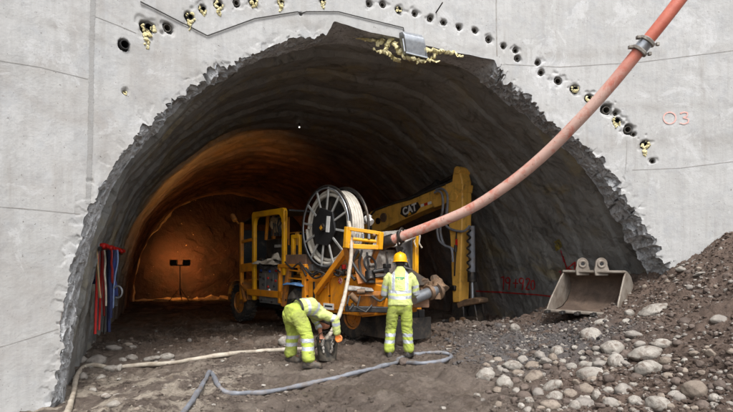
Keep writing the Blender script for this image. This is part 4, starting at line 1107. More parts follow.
# boom: upper long part, seen from its side
bo = xp([(330, 258), (342, 240), (358, 226), (371, 211.5), (380, 207), (410, 200), (436, 188.5), (452, 181.5), (463, 184), (462, 192), (452, 200), (436, 205.5), (412, 215.5), (388, 227), (376, 233), (360, 262), (345, 280), (330, 280)])
b = MB(); b.prism(bo, HT, (0, 0, 0)); bm_ = b.build('boom', M['cat_yellow'], EX, bevel=.02)
# the end collar
b = MB(); b.prism(xp([(434, 190), (447, 184), (447, 203), (434, 208)]), HT + .03, (0, -.015, 0)); b.build('boom_collar', M['cat_yellow'], bm_, bevel=.01)
# dark decal with the letters
b = MB(); b.prism(xp([(401.5, 207.5), (418, 202), (420.5, 207), (416, 213), (406, 217.5), (400.5, 214)]), .012, (0, -.012, 0)); dc = b.build('decal_panel', M['black'], bm_)
def letters(txt, size, m, parent, org, ux, uy, lift=.004, bold=.012):
    cu = bpy.data.curves.new('letters', 'FONT'); cu.body = txt; cu.size = size; cu.extrude = .002; cu.offset = bold; cu.align_x = 'CENTER'; cu.align_y = 'CENTER'
    t = bpy.data.objects.new('letters', cu); col.objects.link(t)
    dg_ = bpy.context.evaluated_depsgraph_get(); me = bpy.data.meshes.new_from_object(t.evaluated_get(dg_)); bpy.data.objects.remove(t)
    o = bpy.data.objects.new('lettering', me); col.objects.link(o); me.materials.clear(); me.materials.append(m); o.parent = parent
    ux, uy = Vector(ux).normalized(), Vector(uy).normalized(); n_ = ux.cross(uy)
    uy = n_.cross(ux).normalized()
    mt = Matrix((ux, uy, n_)).transposed().to_4x4(); mt.translation = Vector(org) + n_ * lift; o.matrix_local = mt
    return o
xa, za = X(404, 212); xb, zb_ = X(416, 207.2)
letters('CAT', .30, M['white_paint'], bm_, ((xa + xb) / 2, -.014, (za + zb_) / 2), (xb - xa, 0, zb_ - za), (0, 0, 1))
tp = X(410, 213.8); b = MB(); b.prism([(tp[0] - .07, tp[1] - .05), (tp[0] + .07, tp[1] - .02), (tp[0], tp[1] + .07)], .01, (0, -.024, 0)); b.build('decal_triangle', M['yellow'], bm_)
for (x0, y0, x1, y1, mm) in ((421, 205.8, 424, 204.8, 'white_paint'), (424.5, 204.7, 427.5, 203.7, 'knob_red'), (428, 203.6, 431.5, 202.4, 'white_paint')):
    A_, B_ = X(x0, y0), X(x1, y1); b = MB(); b.bar((A_[0], -.006, A_[1]), (B_[0], -.006, B_[1]), .012, .075); b.build('decal_stripe', M[mm], bm_)
# bosses at the boom foot end
for px, py, r_ in ((384, 217.5, .14), (378.5, 221, .10)):
    x_, z_ = X(px, py); b = MB(); b.cyl((x_, -.05, z_), (x_, HT + .05, z_), r_, seg=20); b.build('boom_boss', M['dark_steel'] if r_ < .12 else M['bronze'], bm_, bevel=.01)
# boom top pipe
b = MB(); b.tube([(X(*p)[0], -.03, X(*p)[1]) for p in ((372, 233), (371, 216), (376, 210), (392, 204), (410, 198.5), (430, 190.5), (446, 184))], .035, 8)
b.tube([(X(*p)[0], .12, X(*p)[1] + .03) for p in ((376, 209), (392, 203), (410, 197.5), (430, 189.5), (446, 183))], .035, 8); b.build('boom_pipe', M['wire'], bm_)
# stick cylinder above the boom
A_, B_, C_ = X(396, 205), X(431, 184.5), X(455.5, 171.5)
b = MB(); b.cyl((A_[0], HT / 2, A_[1]), (B_[0], HT / 2, B_[1]), .10, seg=16); b.cyl((B_[0] - .05, HT / 2, B_[1] - .03), (B_[0] + .1, HT / 2, B_[1] + .055), .125, seg=16); cy = b.build('stick_cylinder', M['black'], EX, bevel=.01)
b = MB(); b.cyl((B_[0], HT / 2, B_[1]), (C_[0], HT / 2, C_[1]), .05, seg=12); b.build('piston_rod', M['dark_steel'], cy)
# stick: broad side plate and bright front plate
st_ = xp([(453, 169), (454, 166.5), (457, 166.8), (459, 171), (461.5, 180), (462, 205), (461, 240), (459, 302), (452, 303), (449.5, 240), (447, 215), (447.5, 195), (451, 182)])
b = MB(); b.prism(st_, HT - .04, (0, .02, 0)); stick = b.build('stick', M['cat_yellow'], EX, bevel=.03)
for px, py, r_ in ((457.5, 170, .10), (454, 197, .12)):
    x_, z_ = X(px, py); b = MB(); b.cyl((x_, -.02, z_), (x_, HT + .02, z_), r_, seg=20); b.build('pivot_pin', M['cat_yellow'], stick, bevel=.01)
b = MB(); x_, z_ = X(457, 232); x2, z2 = X(455, 276); b.cyl((x_, -.02, z_), (x2, -.02, z2), .02, seg=8); b.cyl((X(457, 245)[0], -.05, X(457, 245)[1]), (X(456.6, 252)[0], -.05, X(456.6, 252)[1]), .045, seg=10); b.build('stick_pipe', M['dark_steel'], stick)
b = MB(); x_, z_ = X(457.3, 243); b.box((x_, -.03, z_), (.05, .03, .2)); b.build('pipe_clip', M['red_plastic'], stick)
b = MB(); x_, z_ = X(453, 288); b.box((x_, .0, z_), (.2, .1, .14)); b.build('lug', M['dark_steel'], stick, bevel=.02)
# grey hydraulic hoses looping over the joint
def smooth_path(pts, n=8):
    pts = [Vector(p) for p in pts]; out = []
    for i in range(len(pts) - 1):
        p0_, p1_, p2_, p3_ = pts[max(i - 1, 0)], pts[i], pts[i + 1], pts[min(i + 2, len(pts) - 1)]
        for k in range(n):
            t = k / n; out.append(.5 * ((2 * p1_) + (p2_ - p0_) * t + (2 * p0_ - 5 * p1_ + 4 * p2_ - p3_) * t * t + (3 * p1_ - p0_ - 3 * p2_ + p3_) * t ** 3))
    return out + [pts[-1]]
for off, path in ((-.08, [(438, 190), (444, 189), (449, 194), (449.5, 206), (448, 218), (443, 224), (443, 236), (447, 246), (453, 248), (456, 250)]),
                  (-.14, [(438, 193), (442, 191.5), (446, 196), (446, 212), (441, 226), (442.5, 240), (449, 246), (455, 249), (456.5, 262)]),
                  (-.05, [(449, 200), (447, 222), (450, 228), (458, 231), (466, 231), (471, 226)])):
    b = MB(); b.tube(smooth_path([(X(*p)[0], off, X(*p)[1]) for p in path]), .032, 8); b.build('hydraulic_hose', M['grey_hose'], EX)
# bucket cylinder on the right of the stick, wrapped in hose
def XB(px, py): x_, z_ = X(px, py, .1); return Vector((x_, .1, z_))
b = MB(); b.cyl(XB(471.5, 226), XB(472, 281), .085, seg=16); bc = b.build('bucket_cylinder', M['grey_hose'], EX, bevel=.01)
b = MB(); b.tube([XB(471.6 + 1.6 * math.cos(t), 230 + 7.2 * t / 6.28) + Vector((0, -.11 + .02 * math.sin(t), 0)) for t in np.linspace(0, 6.28 * 6.2, 90)], .022, 6); b.build('spiral_guard', M['dark_steel'], bc)
b = MB(); b.cyl(XB(472, 272), XB(472, 282), .12, seg=16); b.build('gland', M['dark_steel'], bc, bevel=.01)
b = MB(); b.cyl(XB(472, 282), XB(472.5, 300), .045, seg=12); b.build('piston_rod', M['galv'], bc)
# linkage and coupler at the foot
b = MB(); b.prism([X(*p, .0) for p in ((455, 303), (463, 299.5), (474, 297.5), (479, 299), (479, 303), (474, 304.5), (463, 306.5), (457, 309))], .36, (0, .03, 0)); b.build('linkage', M['bronze'], EX, bevel=.03)
b = MB(); b.prism([X(*p, .0) for p in ((452, 302), (462, 305), (463, 318), (459, 322), (452, 321), (450, 312))], .34, (0, .04, 0)); b.prism([X(*p, .0) for p in ((468, 305), (473, 304), (476, 320), (468, 321), (466, 312))], .3, (0, .06, 0)); b.prism([X(*p, .0) for p in ((451, 317), (476, 317), (478, 324), (451, 325))], .38, (0, .02, 0)); b.build('quick_coupler', M['dark_steel'], EX, bevel=.025)
for px, py in ((452.5, 320.5), (463, 320.5)):
    x_, z_ = X(px, py); b = MB(); b.cyl((x_, -.05, z_), (x_, .44, z_), .09, seg=16); b.build('coupler_pin', M['bronze'], EX, bevel=.01)
# house, cab, counterweight and tracks behind the reel
b = MB(); b.box((-7.9, .25, 1.5), (2.5, 2.0, .85)); b.build('house', M['cat_yellow'], EX, bevel=.06)
b = MB(); b.box((-9.1, .25, 1.5), (.5, 2.3, .9)); b.build('counterweight', M['dark_steel'], EX, bevel=.12)
b = MB(); b.box((-7.0, -.55, 2.0), (1.0, .9, 1.5)); ec = b.build('cab', M['cat_yellow'], EX, bevel=.08)
b = MB(); b.box((-7.0, -1.003, 2.3), (.75, .012, .8)); b.build('window', M['glass'], ec)
b = MB(); b.box((-6.493, -.55, 2.3), (.012, .7, .85)); b.build('window', M['glass'], ec)
for yb in (-.75, 1.25):
    b = MB(); L_ = 3.3; tr = [(-7.8 + s_ * L_ / 2 + .4 * math.cos(a) * 1, .42 + .4 * math.sin(a)) for s_, a in [(1, math.radians(q)) for q in range(-90, 91, 18)] + [(-1, math.radians(q)) for q in range(90, 271, 18)]]
    b.prism(tr, .5, (0, yb - .25, 0)); b.build('track', M['dark_steel'], EX, bevel=.03)
b = MB(); b.cyl((-7.8, .25, .6), (-7.8, .25, 1.15), .6, seg=24); b.build('undercarriage', M['dark_steel'], EX)

# ------------------------------------------------------------------ pale red delivery hose arching down from above
kp = [(392, 240, 10.35), (430, 226, 10.0), (470, 209, 9.6), (510, 183, 9.2), (545, 154, 8.85), (580, 119, 8.5), (610, 86, 8.25), (638, 52, 8.05), (664, 20, 7.9), (690, -14, 7.8), (720, -55, 7.7), (745, -95, 7.6)]
pts = smooth_path([at(*p) for p in kp], 10)
k = node_mat('worn_red_hose')
c = k.mix(k.ramp(k.noise(7, 8, .5, rough=.7), .36, .62), lin((190, 108, 86)), lin((176, 92, 74)))
dustm = k.math('MULTIPLY', k.ramp(k.noise(4.2, 8, .6, rough=.7), .34, .52), k.ramp(k.sep.outputs[2], 4.9, 4.2))
c = k.mix(k.math('MULTIPLY', dustm, .8), c, lin((198, 172, 160)))
c = k.mix(k.ramp(k.noise(9, 8, .8, rough=.75, off=(3, 3, 3)), .6, .68), c, lin((120, 62, 52)))
k.L.new(c, k.b.inputs['Base Color']); k.b.inputs['Roughness'].default_value = .5
bn = k.bump(k.noise(30, 6), .3, .01); k.L.new(bn, k.b.inputs['Normal'])
M['red_hose'] = k.m
rf = lambda u: 0.094
HS = empty('delivery_hose', pts[0]); tag(HS, 'thick faded red rubber delivery hose arching down from above to the machine', 'hose')
def hb_(b, name, m, parent=HS, **k_):
    b.v = [tuple(Vector(v) - pts[0]) for v in b.v]; return b.build(name, m, parent, **k_)
b = MB(); b.tube(pts, .094, 20); hb_(b, 'hose_body', M['red_hose'])
i = min(range(len(pts)), key=lambda j: abs(pts[j].z - at(641, 47, 8.05).z))
t_ = (pts[i + 1] - pts[i]).normalized(); c0 = pts[i]
b = MB(); b.cyl(c0 - t_ * .11, c0 + t_ * .11, .104, seg=20); cl_ = hb_(b, 'hose_coupling', M['galv'])
for o_ in (-.09, .075):
    b = MB(); b.cyl(c0 + t_ * (o_ - .025), c0 + t_ * (o_ + .025), .13, seg=20); b.box(c0 + t_ * o_ + Vector((-.15, -.04, .04)), (.06, .06, .05)); b.box(c0 + t_ * o_ + Vector((.14, -.04, -.06)), (.05, .05, .05)); hb_(b, 'clamp_ring', M['dusty_plate'], cl_, bevel=.008)
t_ = (pts[3] - pts[0]).normalized(); c0 = pts[0]
b = MB(); b.cyl(c0 - t_ * .22, c0 + t_ * .03, .125, seg=20); b.cyl(c0 + t_ * .16, c0 + t_ * .22, .128, seg=20); b.cyl(c0 - t_ * .26, c0 - t_ * .2, .15, seg=20); hb_(b, 'end_coupling', M['dark_steel'], bevel=.008)
b = MB(); cc = c0 + t_ * .19; side = t_.cross(Vector((0, 0, 1))).normalized(); u_ = side.cross(t_)
b.tube([cc + u_ * .15 * math.sin(a) + side * .13 * math.cos(a) + t_ * .08 * math.sin(a) for a in np.linspace(0, 6.28, 26)[:-1]], .02, 6, closed=True); hb_(b, 'clamp_handle', M['dark_steel'])

# ------------------------------------------------------------------ hoses on the ground and up to the reel
def ground_path(px_pts, r, lift=0.0, n=9):
    out = []
    for p in px_pts:
        if len(p) == 3: out.append(at(*p)); continue
        l, nn = hit(BG, *p); out.append(Vector((l.x, l.y, gz1(l.x, l.y) + r * .75 + lift)))
    return smooth_path(out, n)
pw = ground_path([(62, 428), (70, 408), (74, 392), (77, 378), (83, 369), (95, 367.5), (112, 369), (140, 367), (170, 364.5), (200, 360), (230, 356), (258, 353), (285, 352), (305, 350), (318, 345, 8.55), (329, 335, 8.75), (337, 320, 9.0), (343, 303, 9.3), (347, 284, 9.6), (350.5, 262, 9.85), (351.5, 247, 9.98), (351, 236, 10.25), (349, 222, 10.5)], .036)
tag(MB().tube(pw, .036, 12, rf=lambda u: .036 + .003 * math.sin(u * 60)).build('hose', M['white_hose'], jitter=.006, jscale=9), 'dusty white hose running from bottom left past the bucket up to the hose reel', 'hose')
pg = ground_path([(176, 425), (186, 411), (197, 396), (206, 380), (209.5, 374), (213, 376), (218, 387), (226, 393.5), (240, 395), (262, 394.5), (290, 390), (320, 383), (345, 377), (368, 371.5), (388, 366.5), (400, 364), (420, 364.5), (438, 363), (449, 360), (451, 357), (445, 354.5), (430, 353.5), (418, 354.5), (408, 357), (398, 361)], .03)
tag(MB().tube(pg, .03, 12, rf=lambda u: .030 + .004 * math.sin(u * 90)).build('hose', M['grey_hose'], jitter=.008, jscale=11), 'blue-grey wrapped hose lying in a bend and a loop across the front mud', 'hose')
l, nn = hit(BG, 112, 371)
b = MB(); b.ball((0, 0, .03), .09, 14, 10, (1.3, .8, .6)); b.ball((.09, .02, .04), .06, 12, 8); o = b.build('lump', M['stone'][0], jitter=.03, jscale=9); o.location = l; tag(o, 'pale hardened lump of grout stuck round the white hose at the left', 'lump')

# ------------------------------------------------------------------ loose digging bucket by the right foot of the opening
BK = empty('digger_bucket', (0, 0, 0), math.radians(-42))
l, nn = hit(BG, 590, 312)
d_ = 10.75; l = at(589, 309.8, d_); BK.location = l
tag(BK, 'worn grey excavator bucket with two pin ears lying on the rubble by the tunnel wall', 'bucket')
# side outline in (y, z): y backwards, mouth towards the camera, teeth at the bottom front
so = [(-.46, .0), (-.1, -.03), (.25, .02), (.50, .14), (.64, .32), (.66, .50), (.58, .64), (.46, .72), (.34, .74)]
wb, wt = .66, .60
def prof_pts(off): 
    out = []
    for i_, (y, z) in enumerate(so):
        a_ = so[max(i_ - 1, 0)]; b_ = so[min(i_ + 1, len(so) - 1)]; n_ = Vector((b_[1] - a_[1], -(b_[0] - a_[0]))).normalized(); out.append((y + n_.x * off, z + n_.y * off))
    return out
def shell(offa, offb, name, m, parent):
    A_ = prof_pts(offa); B_ = prof_pts(offb); vs = []; fs = []
    for j, (a_, b2) in enumerate(zip(A_, B_)):
        w_ = wb + (wt - wb) * j / (len(A_) - 1)
        vs += [(-w_, a_[0], a_[1]), (w_, a_[0], a_[1]), (w_, b2[0], b2[1]), (-w_, b2[0], b2[1])]
    n_ = len(A_)
    for j in range(n_ - 1):
        for k_ in range(4): fs.append((j * 4 + k_, j * 4 + (k_ + 1) % 4, (j + 1) * 4 + (k_ + 1) % 4, (j + 1) * 4 + k_))
    fs += [(0, 1, 2, 3), tuple((n_ - 1) * 4 + k_ for k_ in range(3, -1, -1))]
    b = MB(); b.add(vs, fs); return b.build(name, m, parent, bevel=.006)
shell(0, .025, 'curved_back', [M['bucket_in']], BK)
shell(.027, .045, 'wear_plate', [M['bucket']], BK)
for sx in (-1, 1):
    vs = []; sp = [(-.48, -.02)] + so[1:] + [(.26, .76), (.12, .66), (-.10, .44), (-.34, .20)]
    b = MB()
    A_ = []
    for (y, z) in sp:
        w_ = wb + (wt - wb) * max(0, min(1, z / .74)); A_.append(Vector((sx * (w_ + .002), y * 1.03, z * 1.01)))
    n_ = len(A_); B_ = [v + Vector((sx * .03, 0, 0)) for v in A_]
    b.add(A_ + B_, [tuple(range(n_)), tuple(range(2 * n_ - 1, n_ - 1, -1))] + [(i_, i_ + n_, (i_ + 1) % n_ + n_, (i_ + 1) % n_) for i_ in range(n_)])
    b.build('side_plate', M['bucket'], BK, bevel=.008)
b = MB(); b.box((0, .29, .765), (1.26, .16, .05), rot=(-.15, 0, 0)); b.build('top_plate', M['bucket'], BK, bevel=.012)
b = MB(); b.box((0, -.50, -.02), (1.42, .14, .045), rot=(.08, 0, 0)); b.build('cutting_edge', M['bucket'], BK, bevel=.01)
for k_ in range(5):
    b = MB(); b.box((-.6 + .30 * k_, -.62, -.03), (.10, .20, .06), rot=(.05, 0, 0), taper=.8); b.build('tooth', M['dark_steel'], BK, bevel=.012)
for sx in (-.22, .16):
    # the lugs stand across the top plate, their pin holes facing out of the mouth
    c_ = Vector((sx, .26, .93)); dx = Vector((math.cos(.6), math.sin(.6), 0)); dy = Vector((-math.sin(.6), math.cos(.6), 0))
    b = MB(); ey = [(.12 * math.cos(math.radians(t)), .13 * math.sin(math.radians(t))) for t in range(-10, 191, 20)] + [(-.14, -.12), (-.12, -.24), (.13, -.24), (.15, -.12)]
    b.prism(ey, .06, c_, ux=tuple(dx), dn=tuple(dy)); ea = b.build('ear', M['bucket'], BK, bevel=.008)
    b = MB(); b.tube([c_ + dx * .062 * math.cos(2 * math.pi * q_ / 20) + Vector((0, 0, .062 * math.sin(2 * math.pi * q_ / 20))) for q_ in range(20)], .028, 8, closed=True); b.build('pin_boss', M['bucket'], ea)
    b = MB(); b.cyl(c_ - dy * .012, c_ + dy * .08, .05, seg=16); b.build('pin_hole', M['black'], ea)

# ------------------------------------------------------------------ floodlight casing and torn foam at the crown
FL = empty('floodlight', (0, 0, 0)); c0, n_ = hit(BW, 408, 34); n_ = Vector((n_.x, n_.y, 0)).normalized(); rt = Vector((-n_.y, n_.x, 0)); 
c0 = at(412, 45, c0.y - .12)
FL.location = c0; FL.rotation_euler = (0, 0, math.atan2(rt.y, rt.x) + math.radians(0)); tag(FL, 'grey metal floodlight casing hanging on torn foam at the crown of the opening', 'floodlight')
b = MB(); n = 12; prf = [(-.09, -.20), (-.14, .0)] + [(-.05 + .11 * math.cos(math.radians(t)), .06 + .11 * math.sin(math.radians(t))) for t in range(170, -1, -17)] + [(.07, -.20)]
b.prism(prf, .40, (-.2, 0, 0), ux=(0, 1, 0), dn=(1, 0, 0)); b.v = [tuple(Vector(v) + Vector((.05 * v[2] / -.2 * 1, 0, -.08 * (v[0])))) for v in b.v]
fc = b.build('casing', M['galv'], FL, bevel=.012)
b = MB(); b.bar((-.20, -.135, -.19), (-.24, -.14, .03), .022); b.bar((-.17, -.12, -.20), (.26, -.10, -.235), .024); b.bar((.25, -.10, -.235), (.19, -.13, .0), .018); b.build('casing_lip', M['galv'], fc)
b = MB(); b.cyl((-.17, .05, .19), (.0, .05, .18), .055, seg=16); b.cyl((-.0, .05, .175), (.21, .05, .165), .06, seg=16); b.build('gear_box', M['galv'], FL, bevel=.012)
b = MB(); b.bar((-.18, .02, .1), (-.18, .16, .25), .03, .05); b.bar((.15, .02, .1), (.15, .16, .25), .03, .05); b.build('mounting_bracket', M['dark_steel'], FL)
b = MB(); r3 = random.Random(4)
fo = empty('foam_seam', at(405, 52, 9.75)); tag(fo, 'torn yellow sealing foam hanging under the crown of the opening around the floodlight', 'foam')
for (x0, y0, x1, y1, w_, n_) in ((362, 38, 380, 42, .045, 14), (378, 44, 388, 36, .06, 14), (384, 50, 392, 38, .06, 14), (372, 50, 386, 54, .035, 12), (388, 54, 400, 61, .05, 16), (394, 42, 402, 54, .05, 14), (402, 56, 424, 61, .05, 20), (424, 50, 442, 52, .05, 16), (428, 60, 442, 50, .04, 14), (440, 50, 462, 56, .035, 16), (350, 35, 366, 40, .03, 12), (416, 62, 438, 61, .035, 14)):
    b = MB(); pts_ = []
    for u in np.linspace(0, 1, n_): pts_.append(at(x0 + (x1 - x0) * u + r3.gauss(0, .6), y0 + (y1 - y0) * u + r3.gauss(0, .6), 9.75 - .1 * (x0 > 398) + r3.gauss(0, .03)) - fo.location)
    b.tube(pts_, w_, 8, rf=[w_ * r3.uniform(.45, .8) for _ in pts_]); b.build('foam_strand', M['foam'], fo, jitter=.03, jscale=14)

# ------------------------------------------------------------------ safety gear hanging on the left tunnel wall
def on_wall(px, py, off=.12):
    l, n_ = hit(BL, px, py)
    if l is None: l, n_ = hit(BR, px, py)
    return l + n_ * off
RK = empty('hanging_rack', on_wall(106, 250)); tag(RK, 'row of red hooks fixed high on the left tunnel wall with gear hanging from it', 'rack')
o0 = RK.location.copy()
ends = [on_wall(98, 249, .1), on_wall(117, 253, .1)]
b = MB(); b.bar(ends[0] - o0, ends[1] - o0, .04, .07); b.build('rail', M['dark_steel'], RK)
hooks = []
for k_ in range(4):
    u = (k_ + .3) / 3.6; p = ends[0].lerp(ends[1], u); p = p + Vector((.06, -.08, .05)); hooks.append(p)
    b = MB(); b.ball(p - o0, .07, 14, 10, (1.15, 1, .8)); b.cyl(p - o0 - Vector((.09, .02, 0)), p - o0 + Vector((.09, -.02, 0)), .035, seg=10); b.build('hook', M['red_plastic'], RK)
b = MB()
def hang(name, label, cat, m, px0, py0, px1, py1, d, w, th=.02, wav=.02):
    pts_ = smooth_path([at(px0 + (px1 - px0) * u + (random.gauss(0, wav * 25) if 0 < u < 1 else 0), py0 + (py1 - py0) * u, d + random.gauss(0, .02)) for u in np.linspace(0, 1, 6)], 5)
    b = MB(); n = len(pts_); vs = []; ph_ = random.random() * 6
    for i_, p in enumerate(pts_):
        a_ = ph_ + wav * 60 * i_ / n * 2; e = Vector((math.cos(a_) * .5 + .8, math.sin(a_) * .7, 0)).normalized() * w / 2; f = Vector((-e.y, e.x, 0)).normalized() * th / 2
        vs += [p - e - f, p + e - f, p + e + f, p - e + f]
    fs = [(i_ * 4 + q_, i_ * 4 + (q_ + 1) % 4, (i_ + 1) * 4 + (q_ + 1) % 4, (i_ + 1) * 4 + q_) for i_ in range(n - 1) for q_ in range(4)] + [(0, 1, 2, 3), tuple((n - 1) * 4 + q_ for q_ in range(3, -1, -1))]
    b.add(vs, fs); o = b.build(name, m); tag(o, label, cat); return o
dh = hooks[0].y
redw = mat('red_webbing', (150, 36, 30), (120, 30, 28), 9, .9, bump=.3, dirt=(80, 50, 46), damt=.35)
bluew = mat('blue_webbing', (38, 58, 130), (28, 42, 96), 9, .9, bump=.3, dirt=(70, 74, 90))
for nm, lb, ct, m_, x0, y0, x1, y1, dd, w_, th_, wv in (
 ('strap', 'short navy strap at the left end of the hook row', 'strap', M['navy_strap'], 91, 252, 93, 284, .05, .07, .02, .01),
 ('bar', 'long bright red bar leaning under the first hook down to the stones', 'bar', M['red_plastic'], 98, 254, 95, 334, -.05, .035, .035, 0),
 ('strap', 'pale tan strap hanging in front of the red bar', 'strap', M['pale_strap'], 96, 251, 100, 298, -.12, .045, .02, .006),
 ('bar', 'second thinner red bar leaning just right of the long one', 'bar', M['red_plastic'], 102, 256, 99, 330, .0, .028, .028, 0),
 ('strap', 'red webbing strap hanging from the second hook', 'strap', redw, 103, 255, 104, 316, -.02, .035, .02, .01),
 ('strap', 'dirty white rope lanyard between the second and third hook', 'lanyard', M['tan_cloth'], 104.5, 255, 106, 306, -.1, .025, .02, .02),
 ('strap', 'narrow black strap left of the wide navy webbing', 'strap', M['wire'], 106.5, 256, 104, 334, .02, .045, .02, .012),
 ('strap', 'wide navy harness webbing hanging longest from the third hook', 'harness', M['navy_strap'], 109, 255, 108.5, 332, 0, .08, .04, .01),
 ('strap', 'second navy strap twisted beside the wide navy webbing', 'strap', M['navy_strap'], 111, 255, 110.5, 318, -.05, .045, .03, .02),
 ('strap', 'red tipped strap hanging short behind the third hook', 'strap', redw, 111.5, 255, 112.5, 284, -.08, .03, .02, .01),
 ('strap', 'blue harness with leg loops bunched on the rightmost hook', 'harness', bluew, 114, 255, 115, 296, 0, .09, .05, .03),
 ('strap', 'black belt dangling behind the blue harness', 'strap', M['wire'], 116.5, 256, 116, 306, .05, .05, .03, .02),
 ('strap', 'thin light blue cord hanging from the last red hook', 'cord', mat('pale_blue_cord', (120, 140, 180), None, 9, .8), 117.5, 255, 113, 308, -.04, .02, .02, .03)):
    hang(nm, lb, ct, m_, x0, y0 - 5, x1, y1, dh + dd, w_, th_, wv)
p = at(117.5, 292, dh - .05); b = MB(); b.tube([p + Vector((.08 * math.cos(a), 0, .10 * math.sin(a))) for a in np.linspace(-2.0, 2.6, 16)], .016, 8); tag(b.build('snap_hook', M['galv']), 'shiny steel snap hook hanging at the right edge of the safety gear', 'snap hook')

# small bright lamp under the vault
for (px, py) in ((299, 123),):
    l, n_ = hit(BL, px, py); r = empty('vault_lamp', l + n_ * .12); tag(r, 'tiny white lamp hanging under the middle of the dark vault', 'lamp')
    b = MB(); b.ball((0, 0, 0), .022, 10, 8); b.build('bulb', mat('white_bulb', (255, 250, 240), None, 2, .4, emit=(1, .95, .85), estr=1.2, bump=0), r)
    b = MB(); b.cyl((0, 0, .03), (0, 0, .2), .02, seg=8); b.build('holder', M['black'], r)

# ------------------------------------------------------------------ people
def remeshed(name, chains, voxel, mats, parent, matf=None, capk=.8, smooth_it=3, folds=0.0, fscale=9.0, extra=None, decimate=None):
    """chains: lists of (point, rx, ry, ref axis) rings swept and fused into one surface"""
    b = MB()
    for ch in chains:
        pts = [Vector(c[0]) for c in ch]; seg = 18
        rings = []
        n = len(pts)
        for i, c in enumerate(ch):
            t = (pts[min(i + 1, n - 1)] - pts[max(i - 1, 0)]).normalized()
            ref = Vector(c[3]) if len(c) > 3 else Vector((1, 0, 0))
            u = ref - t * ref.dot(t)
            if u.length < .1: u = t.orthogonal()
            u.normalize(); w = t.cross(u)
            rings.append((pts[i], u, w, c[1], c[2] if len(c) > 2 else c[1], t))
        full = []
        # rounded ends
        p, u, w, rx, ry, t = rings[0]; m_ = min(rx, ry)
        for a in (80, 50, 25): full.append((p - t * m_ * capk * math.sin(math.radians(a)), u, w, rx * math.cos(math.radians(a)), ry * math.cos(math.radians(a))))
        for i in range(n - 1):
            A, B_ = rings[i], rings[i + 1]; k_ = max(1, int((B_[0] - A[0]).length / .03))
            for j in range(k_):
                f = j / k_; u = A[1].lerp(B_[1], f).normalized(); w = A[2].lerp(B_[2], f).normalized()
                g = f * f * (3 - 2 * f)
                full.append((A[0].lerp(B_[0], f), u, w, A[3] * (1 - g) + B_[3] * g, A[4] * (1 - g) + B_[4] * g))
        p, u, w, rx, ry, t = rings[-1]; m_ = min(rx, ry); full.append((p, u, w, rx, ry))
        for a in (25, 50, 80): full.append((p + t * m_ * .8 * math.sin(math.radians(a)), u, w, rx * math.cos(math.radians(a)), ry * math.cos(math.radians(a))))
        vs = [p + u * rx * math.cos(2 * math.pi * k_ / seg) + w * ry * math.sin(2 * math.pi * k_ / seg) for p, u, w, rx, ry in full for k_ in range(seg)]
        m = len(full)
        fs = [(i * seg + k_, i * seg + (k_ + 1) % seg, (i + 1) * seg + (k_ + 1) % seg, (i + 1) * seg + k_) for i in range(m - 1) for k_ in range(seg)]
        fs += [tuple(range(seg - 1, -1, -1)), tuple((m - 1) * seg + k_ for k_ in range(seg))]
        b.add(vs, fs)
    if extra: extra(b)
    o = b.build(name, mats, None)
    r = o.modifiers.new('r', 'REMESH'); r.mode = 'VOXEL'; r.voxel_size = voxel; r.use_smooth_shade = True
    s_ = o.modifiers.new('s', 'SMOOTH'); s_.iterations = smooth_it; s_.factor = .5
    dg_ = bpy.context.evaluated_depsgraph_get(); dg_.update()
    me = bpy.data.meshes.new_from_object(o.evaluated_get(dg_)); o.modifiers.clear(); old = o.data; o.data = me; bpy.data.meshes.remove(old); me.name = name
    n = len(me.vertices); co = np.empty(n * 3); me.vertices.foreach_get('co', co); co = co.reshape(-1, 3)
    no = np.empty(n * 3); me.vertex_normals.foreach_get('vector', no); no = no.reshape(-1, 3)
    if folds:
        f1 = fbm(co * [1, 1, 1.5] + .3 * np.stack([vn(co, 3, k_) for k_ in range(3)], 1), fscale, 3, 7, .5, True)
        co = co + no * (f1 * folds)[:, None]
        me.vertices.foreach_set('co', co.ravel()); me.update()
    me.materials.clear()
    for m_ in mats: me.materials.append(m_)
    if matf:
        cen = np.empty(len(me.polygons) * 3); me.polygons.foreach_get('center', cen); cen = cen.reshape(-1, 3)
        idx = matf(cen); me.polygons.foreach_set('material_index', np.asarray(idx, np.int32))
    me.polygons.foreach_set('use_smooth', np.full(len(me.polygons), True))
    o.parent = parent
    return o
def along(cen, chain):
    """distance to a polyline and arc length of the nearest point"""
    P = [np.array(c[0] if isinstance(c[0], (tuple, list, Vector)) else c, float) for c in chain]
    best = np.full(len(cen), 1e9); s = np.zeros(len(cen)); acc = 0
    for a, b_ in zip(P, P[1:]):
        d = b_ - a; L_ = np.linalg.norm(d); t = np.clip(((cen - a) @ d) / (L_ * L_), 0, 1)
        dist = np.linalg.norm(cen - (a + t[:, None] * d), axis=1); m = dist < best
        best[m] = dist[m]; s[m] = acc + t[m] * L_; acc += L_
    return best, s
